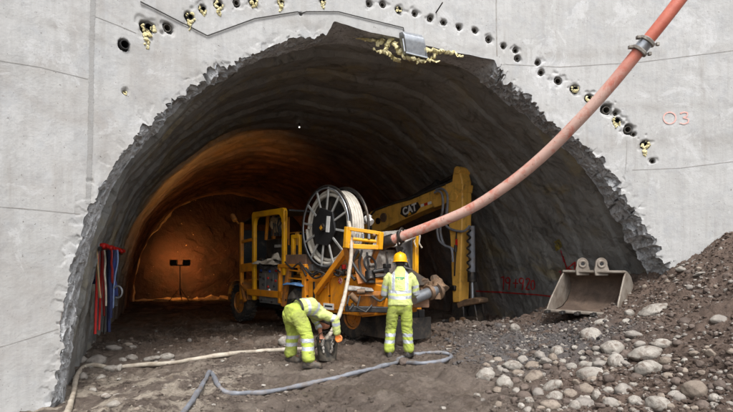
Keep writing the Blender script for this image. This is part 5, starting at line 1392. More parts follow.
def hand_chains(w, e, curl=.6, side=1, r=.0105):
    """w: wrist, e: elbow -> chains for a palm and five bent fingers"""
    w, e = Vector(w), Vector(e); t = (w - e).normalized(); up = Vector((0, 0, 1))
    lat = t.cross(up)
    if lat.length < .2: lat = t.cross(Vector((0, 1, 0)))
    lat.normalize(); nrm_ = lat.cross(t).normalized()
    palm = [(w - t * .01, .024, .022, tuple(lat)), (w + t * .03, .032, .018, tuple(lat)), (w + t * .085, .042, .015, tuple(lat))]
    chs = [palm]
    for k_, (o_, L_) in enumerate(((-.031, .062), (-.0105, .076), (.0105, .08), (.031, .07))):
        base_ = w + t * .085 + lat * o_; a = curl * .5; p = base_; ch = [(p - t * .02, r, r)]
        for j in range(3):
            a += curl * (.5 + .08 * k_); d = t * math.cos(a) - nrm_ * math.sin(a) * 1.0
            ch.append((p, r, r)); p = p + d * L_ * (.42, .33, .25)[j]
        ch.append((p, r * .85, r * .85)); chs.append(ch)
    tb = w + t * .03 + lat * side * .028; d1 = (t * .6 + lat * side * .7 - nrm_ * .4).normalized(); p1 = tb + d1 * .04; d2 = (t * .9 - nrm_ * .5).normalized()
    chs.append([(tb - d1 * .01, .014, .014), (p1, .0125, .0125), (p1 + d2 * .032, .011, .011)])
    return chs
def head_chain(c, down, fwd, side):
    """head: centre, downward axis (to the neck), facing"""
    c, down, fwd, side = Vector(c), Vector(down).normalized(), Vector(fwd).normalized(), Vector(side).normalized()
    s = tuple(side)
    ch = [[(c - down * .095 - fwd * .01, .045, .055, s), (c - down * .06, .07, .09, s), (c - down * .01, .076, .098, s), (c + down * .05 + fwd * .012, .066, .085, s), (c + down * .095 + fwd * .035, .045, .055, s), (c + down * .112 + fwd * .05, .025, .03, s)],
          [(c + fwd * .09 - down * .005, .010, .010), (c + fwd * .112 + down * .025, .014, .013), (c + fwd * .100 + down * .036, .017, .012)],          # nose
          [(c + fwd * .086 + down * .058 - side * .02, .007, .008), (c + fwd * .092 + down * .058, .009, .009), (c + fwd * .086 + down * .058 + side * .02, .007, .008)],   # lips
          [(c + side * .076 - down * .02, .008, .016, tuple(side)), (c + side * .082 + down * .015, .008, .013, tuple(side))],
          [(c - side * .076 - down * .02, .008, .016, tuple(side)), (c - side * .082 + down * .015, .008, .013, tuple(side))],
          [(c + fwd * .082 - down * .022 + side * .018, .012, .008), (c + fwd * .082 - down * .022 + side * .045, .010, .008)],
          [(c + fwd * .082 - down * .022 - side * .018, .012, .008), (c + fwd * .082 - down * .022 - side * .045, .010, .008)]]
    return ch
def boot(b, ankle, toe_dir, z0=0.0):
    a = Vector(ankle); d = Vector(toe_dir).normalized(); s = Vector((-d.y, d.x, 0))
    prof = [(-.085, .030, .055, .05), (-.06, .043, .075, .075), (.0, .046, .095, .09), (.06, .045, .075, .06), (.12, .050, .06, .045), (.17, .046, .05, .035), (.20, .028, .035, .028)]
    seg = 16; vs = []
    for x, w_, h_, _ in prof:
        c = Vector((a.x, a.y, z0)) + d * x
        for k_ in range(seg):
            t = 2 * math.pi * k_ / seg; yy = math.cos(t) * w_; zz = max(math.sin(t), -.0) * h_ * 1.15 if math.sin(t) > 0 else 0
            vs.append(c + s * yy + Vector((0, 0, .018 + zz + (.012 if math.sin(t) <= 0 else 0) * 0)))
    m = len(prof); fs = [(i * seg + k_, i * seg + (k_ + 1) % seg, (i + 1) * seg + (k_ + 1) % seg, (i + 1) * seg + k_) for i in range(m - 1) for k_ in range(seg)] + [tuple(range(seg)), tuple((m - 1) * seg + k_ for k_ in range(seg))]
    b.add(vs, fs); b.tube([(a.x, a.y, z0 + .05), (a.x, a.y, z0 + .12), a + Vector((0, 0, .12))], .055, 14, rf=[.058, .056, .062])
def sole(b, ankle, toe_dir, z0=0.0):
    a = Vector(ankle); d = Vector(toe_dir).normalized(); s = Vector((-d.y, d.x, 0)); o = [(-.095, .0), (-.08, .04), (-.03, .045), (.06, .045), (.13, .054), (.19, .042), (.215, .0)]
    o = o + [(x, -y) for x, y in reversed(o[1:-1])]
    b.prism([(x, y) for x, y in o], .028, Vector((a.x, a.y, z0)), ux=tuple(d), uy=tuple(s), dn=(0, 0, 1))

# --- worker standing at the hopper, back to the camera. local: x right, y away, z up
px_, py_ = .565, 8.9
gz = gz1(px_, py_)
PA = empty('person', (px_, py_, gz), math.radians(-4)); PA.scale = (1.0, 1.0, 1.0)
tag(PA, 'worker standing with back turned in lime hi-vis suit and yellow helmet', 'person')
hipL, hipR = (-.10, .0, .86), (.10, .0, .86)
kneeL, kneeR = (-.155, .05, .47), (.115, .03, .47)
ankL, ankR = (-.185, -.02, .10), (.145, .03, .10)
shL, shR = (-.185, .09, 1.355), (.185, .09, 1.355)
elL, elR = (-.265, .13, 1.05), (.27, .14, 1.06)
wrL, wrR = (-.15, .36, 1.00), (.17, .38, 1.02)
head = (0.0, .155, 1.575)
fw = (0, 1, -.25)
X_ = (1, 0, 0)
body_ch = [[((0, .0, .86), .14, .10, X_), ((0, .02, 1.05), .12, .09, X_), ((0, .06, 1.25), .15, .10, X_), ((0, .09, 1.36), .13, .08, X_), ((0, .105, 1.42), .06, .06, X_), ((0, .125, 1.50), .052, .055, X_)],
           [(shL, .05, .05), (elL, .04, .04), (wrL, .028, .026)], [(shR, .05, .05), (elR, .04, .04), (wrR, .028, .026)],
           [(hipL, .08, .08), (kneeL, .055, .055), (ankL, .04, .04), (Vector(ankL) + Vector((0, .1, -.05)), .035, .03)], [(hipR, .08, .08), (kneeR, .055, .055), (ankR, .04, .04), (Vector(ankR) + Vector((0, .1, -.05)), .035, .03)]]
body_ch += head_chain(head, (0, -.12, -1), fw, X_) + hand_chains(wrL, elL, .7, 1) + hand_chains(wrR, elR, .7, -1)
hairf = lambda cen: np.where((cen[:, 2] > 1.50) & (cen[:, 1] < head[1] + .035) & (np.abs(cen[:, 0]) < .075), 1, 0)
remeshed('body', body_ch, .008, [M['skin'], M['hair']], PA, hairf, smooth_it=2)
tro = [[((0, .0, .97), .165, .125, X_), ((0, -.01, .88), .185, .135, X_), ((0, 0, .80), .175, .12, X_)],
       [((-.09, -.005, .86), .105, .125, X_), ((-.125, .015, .68), .098, .108, X_), (kneeL, .086, .09, X_), ((-.172, .02, .28), .083, .09, X_), ((-.185, -.015, .12), .085, .095, X_)],
       [((.09, -.005, .86), .105, .125, X_), ((.108, .01, .68), .098, .108, X_), (kneeR, .086, .09, X_), ((.132, .03, .28), .083, .09, X_), ((.145, .03, .12), .085, .095, X_)]]
def bandsA(cen):
    z = cen[:, 2]; return np.where(((z > .335) & (z < .39)) | ((z > .225) & (z < .28)), 1, 0)
remeshed('trousers', tro, .010, [M['lime'], M['reflect']], PA, bandsA, folds=.007, fscale=8)
jk = [[((0, -.01, .86), .208, .155, X_), ((0, .0, .95), .195, .145, X_), ((0, .03, 1.12), .19, .135, X_), ((0, .06, 1.25), .205, .135, X_), ((0, .085, 1.345), .185, .11, X_), ((0, .10, 1.415), .11, .085, X_), ((0, .11, 1.455), .078, .078, X_)],
      [((-.15, .085, 1.35), .075, .085), ((-.205, .095, 1.30), .074, .08), ((-.245, .115, 1.18), .067, .07), (elL, .066, .068), ((-.20, .26, 1.02), .058, .058), (Vector(wrL) * 1.0, .05, .05)],
      [((.15, .085, 1.35), .075, .085), ((.205, .095, 1.30), .074, .08), ((.25, .115, 1.18), .067, .07), (elR, .066, .068), ((.22, .26, 1.03), .058, .058), (Vector(wrR), .05, .05)]]
def jband(cen):
    z = cen[:, 2]; x = cen[:, 0]
    out = np.zeros(len(cen), int)
    dl_, sl = along(cen, [shL, elL, wrL]); dr_, sr_ = along(cen, [shR, elR, wrR])
    arm = ((dl_ < .085) & (x < -.185)) | ((dr_ < .085) & (x > .185))
    sarm = np.where(x < 0, sl, sr_)
    tilt = z - .12 * cen[:, 1]
    out[~arm & (((tilt > .985) & (tilt < 1.035)) | ((tilt > 1.075) & (tilt < 1.125)))] = 1
    out[~arm & (tilt > 1.125) & (np.abs(np.abs(x + .0) - .115) < .026)] = 1
    out[arm & (((sarm > .17) & (sarm < .22)) | ((sarm > .27) & (sarm < .32)))] = 1
    return out
remeshed('jacket', jk, .010, [M['lime_pale'], M['reflect']], PA, jband, capk=.12, folds=.007, fscale=9)
b = MB(); b.box((.0, -.052, 1.325), (.15, .012, .018), rot=(-.25, 0, 0)); b.box((.0, -.06, 1.30), (.10, .012, .014), rot=(-.25, 0, 0)); b.build('back_print', mat('teal_print', (70, 150, 120), None, 8, .8), PA)
for a_, d_2 in ((ankL, (-.25, 1, 0)), (ankR, (.3, 1, 0))):
    b = MB(); boot(b, a_, d_2); bo_ = b.build('boot', M['boot'], PA, bevel=0, sharp=60, jitter=.006, jscale=20)
    b = MB(); sole(b, a_, d_2, -.005); b.build('sole', M['rubber'], bo_)
for w_, e_, sd_ in ((wrL, elL, 1), (wrR, elR, -1)):
    ch = [[(c[0], c[1] + .006, (c[2] if len(c) > 2 else c[1]) + .006) + tuple(c[3:]) for c in q] for q in hand_chains(w_, e_, .7, sd_)]
    remeshed('glove', ch, .005, [M['glove']], PA, smooth_it=1)
def helmet(parent, c, up, fwd):
    up = Vector(up).normalized(); fwd = Vector(fwd); fwd = (fwd - up * fwd.dot(up)).normalized(); sd_ = fwd.cross(up).normalized(); c = Vector(c)
    seg = 40; rings = []; prof = [(1.0, -.02), (1.0, 0.0), (.985, .035), (.93, .07), (.8, .105), (.6, .128), (.35, .142), (.12, .147)]
    vs = []
    for r_, h_ in prof:
        for k_ in range(seg):
            a = 2 * math.pi * k_ / seg; rid = 1 + (.03 * max(0, math.cos(a * 1) ** 8) if h_ > .08 else 0)
            vs.append(c + sd_ * .118 * r_ * math.sin(a) + fwd * .142 * r_ * math.cos(a) + up * (h_ * rid))
    n = len(prof); fs = [(i * seg + k_, i * seg + (k_ + 1) % seg, (i + 1) * seg + (k_ + 1) % seg, (i + 1) * seg + k_) for i in range(n - 1) for k_ in range(seg)] + [tuple((n - 1) * seg + k_ for k_ in range(seg))]
    b = MB(); b.add(vs, fs); h = b.build('helmet', M['helmet'], parent, sharp=50); so_ = h.modifiers.new('s', 'SOLIDIFY'); so_.thickness = .004
    b = MB(); vs = []
    for rr, hh in ((.97, -.008), (1.0, -.016)):
        for k_ in range(seg):
            a = 2 * math.pi * k_ / seg; ex = 1 + (rr - .97) / .03 * (.14 + .24 * max(0, math.cos(a)) ** 2)
            vs.append(c + sd_ * .118 * ex * math.sin(a) + fwd * .142 * ex * math.cos(a) + up * (hh - .014 * (ex - 1) / .3))
    vs += [v - up * .005 for v in vs]
    fs = []
    for k_ in range(seg):
        l_ = (k_ + 1) % seg
        fs += [(k_, l_, seg + l_, seg + k_), (2 * seg + k_, 3 * seg + k_, 3 * seg + l_, 2 * seg + l_), (seg + k_, seg + l_, 3 * seg + l_, 3 * seg + k_)]
    b.add(vs, fs); b.build('brim', M['helmet'], h, sharp=50)
    b = MB(); b.tube([c + up * (.148 * math.cos(a) + .002) + fwd * .125 * math.sin(a) for a in np.linspace(-1.1, 1.1, 14)], .011, 8); b.build('ridge', M['helmet'], h)
    return h
hm = helmet(PA, Vector(head) + Vector((0, -.0, .035)), (0, .10, 1), fw)
for sx in (-1, 1):
    b = MB(); b.ball(Vector(head) + Vector((sx * .098, .005, -.005)), .042, 16, 10, (.6, .85, 1.0)); b.bar(Vector(head) + Vector((sx * .115, .005, .02)), Vector(head) + Vector((sx * .118, .0, .06)), .012, .02); b.build('ear_muff', M['muff'], PA)

# --- worker bending down over the pail. local: x facing, y to his left
bx, by = -1.0, 8.1
gz = gz1(bx, by)
RZB = math.atan2(.6, .8)
PB = empty('person', (bx, by, gz), RZB)
tag(PB, 'worker in lime hi-vis suit bent double reaching into a black pail', 'person')
def LB(x, y, z): return Vector(((x - bx) * .8 + (y - by) * .6, -(x - bx) * .6 + (y - by) * .8, z))
def LP(px, py, d): p = at(px, py, d); v = LB(p.x, p.y, p.z - gz); return v
Y_ = (0, 1, 0)
ankR_, ankL_ = LB(-.86, 7.86, .10), LB(-1.20, 8.35, .10)
hip = LP(293.5, 312, 8.13)
hR, hL = hip + Vector((.02, -.10, -.03)), hip + Vector((0, .10, -.03))
kR, kL = (hR + ankR_) / 2 + Vector((.06, -.01, .02)), (hL + ankL_) / 2 + Vector((.05, .01, .02))
chest = LP(309, 306.5, 8.28); shc = LP(318, 313, 8.42)
sR, sL = shc + Vector((-.02, -.19, .0)), shc + Vector((.02, .19, -.02))
hdB = shc + Vector((.13, .04, -.14))
wR = LP(337, 334, 8.28); eR = (sR + wR) / 2 + Vector((.05, -.07, .07)) 
wL = LP(321, 336, 8.42); eL = (sL + wL) / 2 + Vector((.06, .04, .0))
dn = (hdB - shc).normalized()
bch = [[(hip, .14, .10, Y_), (hip.lerp(chest, .5), .13, .10, Y_), (chest, .15, .11, Y_), (shc, .13, .08, Y_), (shc.lerp(hdB, .45), .055, .055, Y_), (hdB, .05, .05, Y_)],
       [(sR, .05), (eR, .042), (wR, .028)], [(sL, .05), (eL, .042), (wL, .030)],
       [(hR, .085), (kR, .055), (ankR_, .04), (ankR_ + Vector((.1, -.02, -.05)), .035)], [(hL, .085), (kL, .055), (ankL_, .04), (ankL_ + Vector((.1, -.02, -.05)), .035)]]
bch += head_chain(hdB, -dn, Vector((dn.z * -1, 0, dn.x)) * -1 if False else (-.15, 0, -1), Y_) + hand_chains(wR, eR, .8, 1) + hand_chains(wL, eL, .8, -1)
bch[5:12] = head_chain(hdB + dn * .04, tuple(-dn), (-.35, 0, -.9), Y_)
def hairB(cen):
    d = np.linalg.norm(cen - np.array(hdB + dn * .04), axis=1); fwv = np.array((-.35, 0, -.9)); fwv /= np.linalg.norm(fwv)
    return np.where((d < .15) & ((cen - np.array(hdB + dn * .04)) @ fwv < .02) & ((cen - np.array(hdB)) @ np.array(dn) > -.06), 1, 0)
remeshed('body', bch, .008, [M['skin'], M['hair']], PB, hairB, smooth_it=2)
tb = [[(hip + Vector((.10, 0, .02)), .165, .125, Y_), (hip + Vector((.0, 0, .0)), .185, .145, Y_), (hip + Vector((-.0, 0, -.10)), .175, .13, Y_)],
      [(hR + Vector((-.01, 0, .0)), .11, .125, Y_), (hR.lerp(kR, .5), .10, .112, Y_), (kR, .088, .094, Y_), (kR.lerp(ankR_, .55), .083, .09, Y_), (ankR_ + Vector((0, 0, .02)), .084, .095, Y_)],
      [(hL + Vector((-.01, 0, .0)), .11, .125, Y_), (hL.lerp(kL, .5), .10, .112, Y_), (kL, .088, .094, Y_), (kL.lerp(ankL_, .55), .083, .09, Y_), (ankL_ + Vector((0, 0, .02)), .084, .095, Y_)]]
def bandsB(cen):
    z = cen[:, 2] - .1 * 0; return np.where(((z > .36) & (z < .415)) | ((z > .245) & (z < .30)), 1, 0)
remeshed('trousers', tb, .010, [M['lime'], M['reflect']], PB, bandsB, folds=.008, fscale=8)
waist = hip + Vector((.10, 0, .06))
jb = [[(waist + Vector((-.02, 0, -.005)), .175, .125, Y_), (waist.lerp(chest, .5), .185, .135, Y_), (chest, .2, .14, Y_), (chest.lerp(shc, .6), .205, .125, Y_), (shc, .17, .11, Y_), (shc + dn * .06, .09, .085, Y_)],
      [(sR + Vector((-.04, .05, 0)), .08), (sR, .08), (sR.lerp(eR, .5), .07), (eR, .066), (eR.lerp(wR, .5), .058), (wR - (wR - eR).normalized() * .02, .052)],
      [(sL + Vector((-.04, -.05, 0)), .08), (sL, .08), (sL.lerp(eL, .5), .07), (eL, .066), (eL.lerp(wL, .25), .062)]]
def jbB(cen):
    out = np.zeros(len(cen), int)
    d0, s0 = along(cen, [waist, chest, shc]); d1, s1 = along(cen, [sR, eR, wR]); d2, s2 = along(cen, [sL, eL, wL])
    arm = ((d1 < .10) & (d1 < d0 * .85)) | ((d2 < .10) & (d2 < d0 * .85)); s = np.where(d1 < d2, s1, s2)
    Lc = (chest - waist).length
    out[~arm & (((s0 > Lc - .10) & (s0 < Lc - .05)) | ((s0 > Lc + .0) & (s0 < Lc + .05)))] = 1
    lat = np.abs(cen[:, 1] - hip.y)
    out[~arm & (s0 > Lc + .05) & (np.abs(lat - .12) < .025)] = 1
    out[arm & (((s > .15) & (s < .20)) | ((s > .25) & (s < .30)))] = 1
    return out
remeshed('jacket', jb, .010, [M['lime_pale'], M['reflect']], PB, jbB, capk=.12, folds=.008, fscale=9)
# belt round the waist
wd_ = (chest - waist).normalized(); nn_ = wd_.cross(Vector(Y_)).normalized()
b = MB(); bp = [waist - wd_ * .045 + Vector(Y_) * .187 * math.cos(a) + nn_ * .142 * math.sin(a) for a in np.linspace(0, 2 * math.pi, 41)[:-1]]
vs = []
for p in bp:
    o_ = (p - (waist - wd_ * .045)).normalized()
    vs += [p - wd_ * .018, p + wd_ * .018, p + wd_ * .018 + o_ * .01, p - wd_ * .018 + o_ * .01]
b.add(vs, [(i * 4 + k_, i * 4 + (k_ + 1) % 4, ((i + 1) % 40) * 4 + (k_ + 1) % 4, ((i + 1) % 40) * 4 + k_) for i in range(40) for k_ in range(4)])
bl = b.build('belt', M['black'], PB)
b = MB()
for k_ in range(6):
    i = 20 + 5 + k_; p = bp[i % 40]; o_ = (p - (waist - wd_ * .045)).normalized(); b.ball(p + o_ * .012, .02, 8, 6)
b.build('belt_tag', M['glove'], bl)
for a_, d_2 in ((ankR_, LB(bx + 1, by - .12, 0)), (ankL_, LB(bx + .75, by - .5, 0))):
    b = MB(); boot(b, a_, d_2); bo_ = b.build('boot', M['boot'], PB, sharp=60, jitter=.006, jscale=20)
    b = MB(); sole(b, a_, d_2, -.005); b.build('sole', M['rubber'], bo_)
ch = [[(c[0], c[1] + .006, (c[2] if len(c) > 2 else c[1]) + .006) + tuple(c[3:]) for c in q] for q in hand_chains(wR, eR, .8, 1)]
remeshed('glove', ch, .005, [M['glove']], PB, smooth_it=1)

# --- pail under his hands
pl = Vector((-.63, 8.5, 0)); pl.z = gz1(pl.x, pl.y)
PL = empty('pail', pl, .3); tag(PL, 'black muddy plastic pail splashed with grout under the hands of the bending worker', 'pail')
seg = 32; b = MB(); prof = [(.0, .01), (.135, .01), (.14, .0), (.145, .02), (.178, .33), (.188, .332), (.188, .35), (.174, .35), (.168, .33), (.138, .05), (0, .045)]
vs = [(r_ * math.cos(2 * math.pi * k_ / seg), r_ * math.sin(2 * math.pi * k_ / seg), h_) for r_, h_ in prof for k_ in range(seg)]
b.add(vs, [(i * seg + k_, i * seg + (k_ + 1) % seg, (i + 1) * seg + (k_ + 1) % seg, (i + 1) * seg + k_) for i in range(len(prof) - 1) for k_ in range(seg)]); b.build('tub', M['pail'], PL)
b = MB(); b.cyl((0, 0, .22), (0, 0, .24), .155, seg=24); b.build('grout', M['dusty_plate'], PL, bevel=0, jitter=.01)
b = MB(); b.tube([(.19 * math.cos(a), -.02 - .08 * math.sin(a), .33 + .14 * math.sin(a)) for a in np.linspace(0, math.pi, 20)], .006, 6); b.build('handle', M['dark_steel'], PL)
b = MB(); r3 = random.Random(3)
for a0_ in (-1.35, -2.2):
    for k_ in range(7):
        h_ = .33 - k_ * .03; r_ = .145 + (.178 - .145) * (h_ - .02) / .31; b.ball((r_ * math.cos(a0_ + r3.gauss(0, .05)), r_ * math.sin(a0_ + r3.gauss(0, .05)), h_), r3.uniform(.012, .026), 8, 6, (1, 1, 1.6))
b.build('splash', M['dusty_plate'], PL)
tw = MB(); h0 = PB.matrix_world
p_ = at(337.5, 339, 8.3); tw.cyl(p_, p_ + Vector((-.07, .05, -.14)), .012, seg=8); tw.box(p_ + Vector((-.09, .06, -.2)), (.07, .012, .12), rot=(.2, .3, 0)); tag(tw.build('trowel', M['dark_steel'], bevel=.002), 'small steel trowel held in the orange glove over the pail', 'trowel')

# ------------------------------------------------------------------ stones
def ico(sub):
    bm = bmesh.new(); bmesh.ops.create_icosphere(bm, subdivisions=sub, radius=1.0)
    V_ = np.array([v.co[:] for v in bm.verts]); F_ = np.array([[v.index for v in f.verts] for f in bm.faces]); bm.free(); return V_, F_
I3, I2, I1 = ico(4), ico(2), ico(1)
def stone_data(seed, mat_i, angular):
    V_, F_ = I3; s_ = seed * 13.7
    d = 1 + .24 * vn(V_ + s_, .9, seed) + .11 * vn(V_ + s_, 1.9, seed + 1) + .03 * vn(V_ + s_, 4, seed + 5) + .012 * fbm(V_ + s_, 6, 2, seed + 2)
    P = V_ * d[:, None]
    if angular:
        r3 = np.random.default_rng(seed)
        for _ in range(9):
            n_ = r3.normal(size=3); n_ /= np.linalg.norm(n_); h_ = r3.uniform(.62, .85); k_ = P @ n_; m = k_ > h_; P[m] -= np.outer((k_[m] - h_) * .9, n_)
    me = bpy.data.meshes.new('stone'); me.from_pydata(P.tolist(), [], F_.tolist()); me.polygons.foreach_set('use_smooth', np.full(len(F_), True))
    if angular: me.set_sharp_from_angle(angle=math.radians(40))
    me.materials.append(M['stone'][mat_i]); return me
SD = {(t, a): [stone_data(100 + t * 17 + q * 3 + a, t, a) for q in range(4)] for t in range(5) for a in (0, 1)}
srnd = random.Random(21)
placed = []
def stone(px, py, wpx, hpx, tone, label, group=None, ang=0, sink=.40, tilt=None):
    l, n_ = hit(BG, px, py + hpx * .25)
    if l is None: return None
    d = l.y; w = wpx / F * d / 2 * 1.0; h = hpx / F * d / 2 * 1.12
    dp = (w + h) / 2 * srnd.uniform(.85, 1.1)
    me = srnd.choice(SD[(tone, ang)]); o = bpy.data.objects.new('stone', me); col.objects.link(o)
    z = gz1(l.x, l.y)
    o.location = (l.x, l.y + dp * .15, z + h * (1 - 2 * sink) * .8); o.scale = (w, dp, h)
    o.rotation_euler = (srnd.uniform(-.2, .2), tilt if tilt is not None else srnd.uniform(-.2, .2), srnd.uniform(-.3, .3))
    tag(o, label, 'stone', group); placed.append((l.x, l.y, max(w, dp))); return o
PILE = 'cobbles heaped in the foreground rubble'
ANCH = []
big = [
 (486, 374, 18, 13, 0, 'pale round cobble at the left end of the cobble heap'), (505.5, 383, 16, 14, 0, 'pale blocky cobble below the left end of the heap'),
 (513, 365, 19, 9, 0, 'long pale cobble lying flat above the blocky one in the heap'), (534, 364.5, 19, 12, 2, 'tan rounded cobble at the top of the cobble heap'),
 (534, 376, 21, 13, 2, 'large tilted tan cobble leaning in the middle of the heap'), (523, 359, 12, 10, 1, None), (518, 372.5, 12, 8, 2, None),
 (551.5, 385.5, 19, 11, 0, 'pale oval cobble right of the tilted tan one'), (555, 396, 16, 9, 0, None), (538, 392, 12, 11, 1, None), (551.5, 405, 21, 11, 2, 'long tan cobble at the bottom edge of the heap'),
 (524.5, 395.5, 14, 9, 3, None), (516, 380.5, 11, 8, 3, None), (524.5, 387, 12, 7, 3, None), (501, 369.5, 9, 8, 1, None), (540.5, 355, 11, 10, 1, None), (553, 357, 9, 9, 2, None), (558, 350, 12, 11, 0, 'pale upright stone behind the cobble heap'),
 (514.5, 328.5, 10, 9, 0, 'small white stone alone on the grey silt left of the bucket'), (547, 366, 10, 7, 3, None),
 (589, 373, 25, 14, 0, 'large pale oval boulder in the lower middle of the rubble'), (586, 388, 17, 12, 2, None), (592.5, 334, 21, 15, 0, 'large pale boulder just below the digger bucket'), (597, 394, 9, 11, 0, None), (586, 402, 20, 10, 1, None), (566.5, 402, 9, 7, 3, None),
 (613.7, 347.6, 23, 14, 0, 'big smooth pale boulder below right of the bucket'), (617, 361.5, 15, 14, 0, 'round pale boulder under the big smooth one'), (601, 364, 18, 9, 1, None), (646, 353, 31, 12, 0, 'longest pale flat boulder on the foot of the brown mound'),
 (648.6, 367.6, 25, 16, 0, 'rounded pale boulder directly below the longest flat one'), (667, 361, 13, 9, 2, None), (624, 389, 19, 14, 1, 'grey rounded boulder near the bottom of the mound foot'), (657.4, 401, 23, 17, 0, 'large pale boulder at the bottom edge right of centre'),
 (697.5, 389, 24, 18, 2, 'fat tan boulder with a pale patch near the bottom right'), (678, 381, 13, 8, 3, None), (654, 309, 27, 9, 0, 'pale slab-like stone sloping up the mound beside the bucket'), (603, 321, 17, 8, 0, 'flat pale stone touching the right end of the bucket lip'),
 (608.5, 379, 14, 9, 3, None), (703, 404, 16, 12, 3, None), (722, 385, 13, 10, 3, None), (686, 322, 13, 8, 3, 'brown stone half buried midway up the mound'), (719, 318, 17, 9, 1, 'grey flat stone high on the right of the mound'),
 (662, 343, 19, 8, 0, None), (634, 335, 16, 7, 1, None), (627, 321, 9, 6, 0, None), (683, 270, 13, 5, 0, 'pale flat stone near the crest of the mound'), (629, 313, 9, 9, 0, 'small white stone beside the slab on the mound'), (702, 272, 15, 4, 1, None),
 (571, 393, 14, 9, 2, None), (575, 405, 12, 9, 0, None), (636, 377, 13, 8, 3, None), (636, 400, 13, 9, 0, None), (679, 397, 12, 9, 1, None), (612, 403, 15, 9, 1, None), (715, 398, 11, 8, 0, None), (668, 375, 11, 7, 2, None), (640, 344, 10, 6, 1, None), (572, 366, 12, 7, 1, None), (565, 376, 11, 8, 3, None)]
left = [(81, 360, 13, 10, 1, 'grey rounded stone against the broken edge at the left'), (96, 359, 21, 10, 1, 'broad grey stone under the hanging safety gear'), (113, 348, 17, 7, 1, 'flat grey stone behind the white hose at the left'), (131.5, 357, 12, 6, 0, None), (122, 359, 8, 5, 0, None),
 (150, 358.6, 17, 6, 0, 'wide pale flat stone behind the white hose'), (166, 356.5, 14, 8, 0, 'pale rounded stone at the right end of the row behind the hose'), (83, 377, 8, 9, 1, None), (99.5, 377, 11, 6, 0, None), (92.7, 389.5, 7, 6, 0, None), (114.5, 404, 15, 6, 0, 'pale flat stone at the bottom edge left'), (106, 396, 9, 4, 0, None),
 (90, 342, 10, 6, 1, None), (128, 344, 8, 4, 2, None), (78, 347, 8, 6, 1, None)]
UNL = []
for px, py, w, h, t, lb in big:
    o = stone(px, py, w, h, t, lb or 'rounded river cobble packed among larger ones in the foreground heap', PILE if not lb else 'large stones in the rubble', tilt=-.6 if lb and 'tilted' in lb else (-.35 if lb and 'slab' in lb else None))
    if o and not lb: UNL.append((o, px, py, w, h, t, 0))
for px, py, w, h, t, lb in left:
    o = stone(px, py, w, h, t, lb or 'small pale stone by the white hose at the left edge', 'stones at the left edge')
    if o and not lb: UNL.append((o, px, py, w, h, t, 0))
stone(284, 342.5, 12, 9, 0, 'pale round stone on the mud behind the bending worker', sink=.15)
stone(403, 363.5, 9, 8, 3, 'brown round stone beside the loop of the grey hose', sink=.15)
def free(x, y, r, k_=.75): return all((x - a) ** 2 + (y - b_) ** 2 > ((r + c_) * k_) ** 2 for a, b_, c_ in placed)
zones = [((478, 345), (640, 411), 90, (5, 11), PILE, 'rounded river cobble packed among larger ones in the foreground heap', [0, 0, 1, 1, 2, 2, 3, 3]),
         ((600, 335), (732, 411), 75, (4.5, 11), 'cobbles on the foot of the mound', 'middling cobble lying on the foot of the brown mound', [0, 1, 2, 3, 3, 3, 2]),
         ((640, 262), (732, 335), 26, (3.5, 8), 'stones on the upper mound', 'small stone scattered on the upper slope of the brown mound', [1, 3, 2, 3, 3]),
         ((440, 318), (600, 350), 34, (3, 8), 'stones on the grey silt', 'small broken stone on the grey silt in front of the bucket', [1, 2, 1, 4, 4]),
         ((78, 338), (190, 372), 12, (3, 7), 'stones at the left edge', 'small pale stone by the white hose at the left edge', [0, 1, 1])]
for (x0, y0), (x1, y1), cnt, (s0, s1), gp, lb, tones in zones:
    tries = 0; n_ = 0
    while n_ < cnt and tries < cnt * 14:
        tries += 1; px, py = srnd.uniform(x0, x1), srnd.uniform(y0, y1)
        if gp == PILE and px < 478 + max(0, (360 - py)) * 2.2: continue
        l, nn = hit(BG, px, py)
        if l is None: continue
        w = srnd.uniform(s0, s1) * (1 if srnd.random() < .8 else 1.2); h = w * srnd.uniform(.5, .8); r_ = w / F * l.y / 2
        if not free(l.x, l.y, r_, .7): continue
        t_ = srnd.choice(tones); ag = 1 if srnd.random() < .45 else 0
        o = stone(px, py, w, h, t_, lb, gp, ang=ag); n_ += 1
        if o: UNL.append((o, px, py, w, h, t_, ag))

# every other stone is told apart by its look and by the stone or thing it lies next to
NEAR = [(486, 374, 'the pale round cobble at the left end of the heap'), (505, 384, 'the pale blocky cobble low in the heap'), (513, 364, 'the long pale cobble of the heap'), (534, 364, 'the tan cobble topping the heap'),
        (534, 378, 'the large tilted tan cobble'), (551, 385, 'the pale oval cobble'), (551, 405, 'the long tan cobble at the bottom edge'), (558, 350, 'the pale upright stone'), (514, 328, 'the lone white stone on the silt'),
        (589, 373, 'the large pale oval boulder'), (592, 334, 'the boulder under the bucket'), (613, 347, 'the big smooth pale boulder'), (617, 361, 'the round pale boulder'), (646, 353, 'the longest flat boulder'), (649, 368, 'the boulder below the longest flat one'),
        (624, 389, 'the grey rounded boulder'), (657, 401, 'the large boulder at the bottom edge'), (697, 389, 'the fat tan boulder'), (654, 309, 'the pale slab on the mound'), (603, 321, 'the right end of the bucket lip'), (686, 322, 'the half buried brown stone'),
        (719, 318, 'the grey flat stone high on the mound'), (683, 270, 'the flat stone near the mound crest'), (565, 316, 'the left end of the bucket lip'), (470, 322, 'the excavator coupler'), (450, 357, 'the grey hose loop'), (725, 250, 'the top of the mound'),
        (96, 359, 'the broad grey stone under the gear'), (113, 348, 'the flat grey stone'), (150, 358, 'the wide pale flat stone'), (166, 356, 'the rounded stone ending the left row'), (114, 404, 'the flat stone at the bottom left'), (83, 385, 'the bend of the white hose'), (730, 400, 'the bottom right corner'), (500, 408, 'the bottom edge below the heap')]
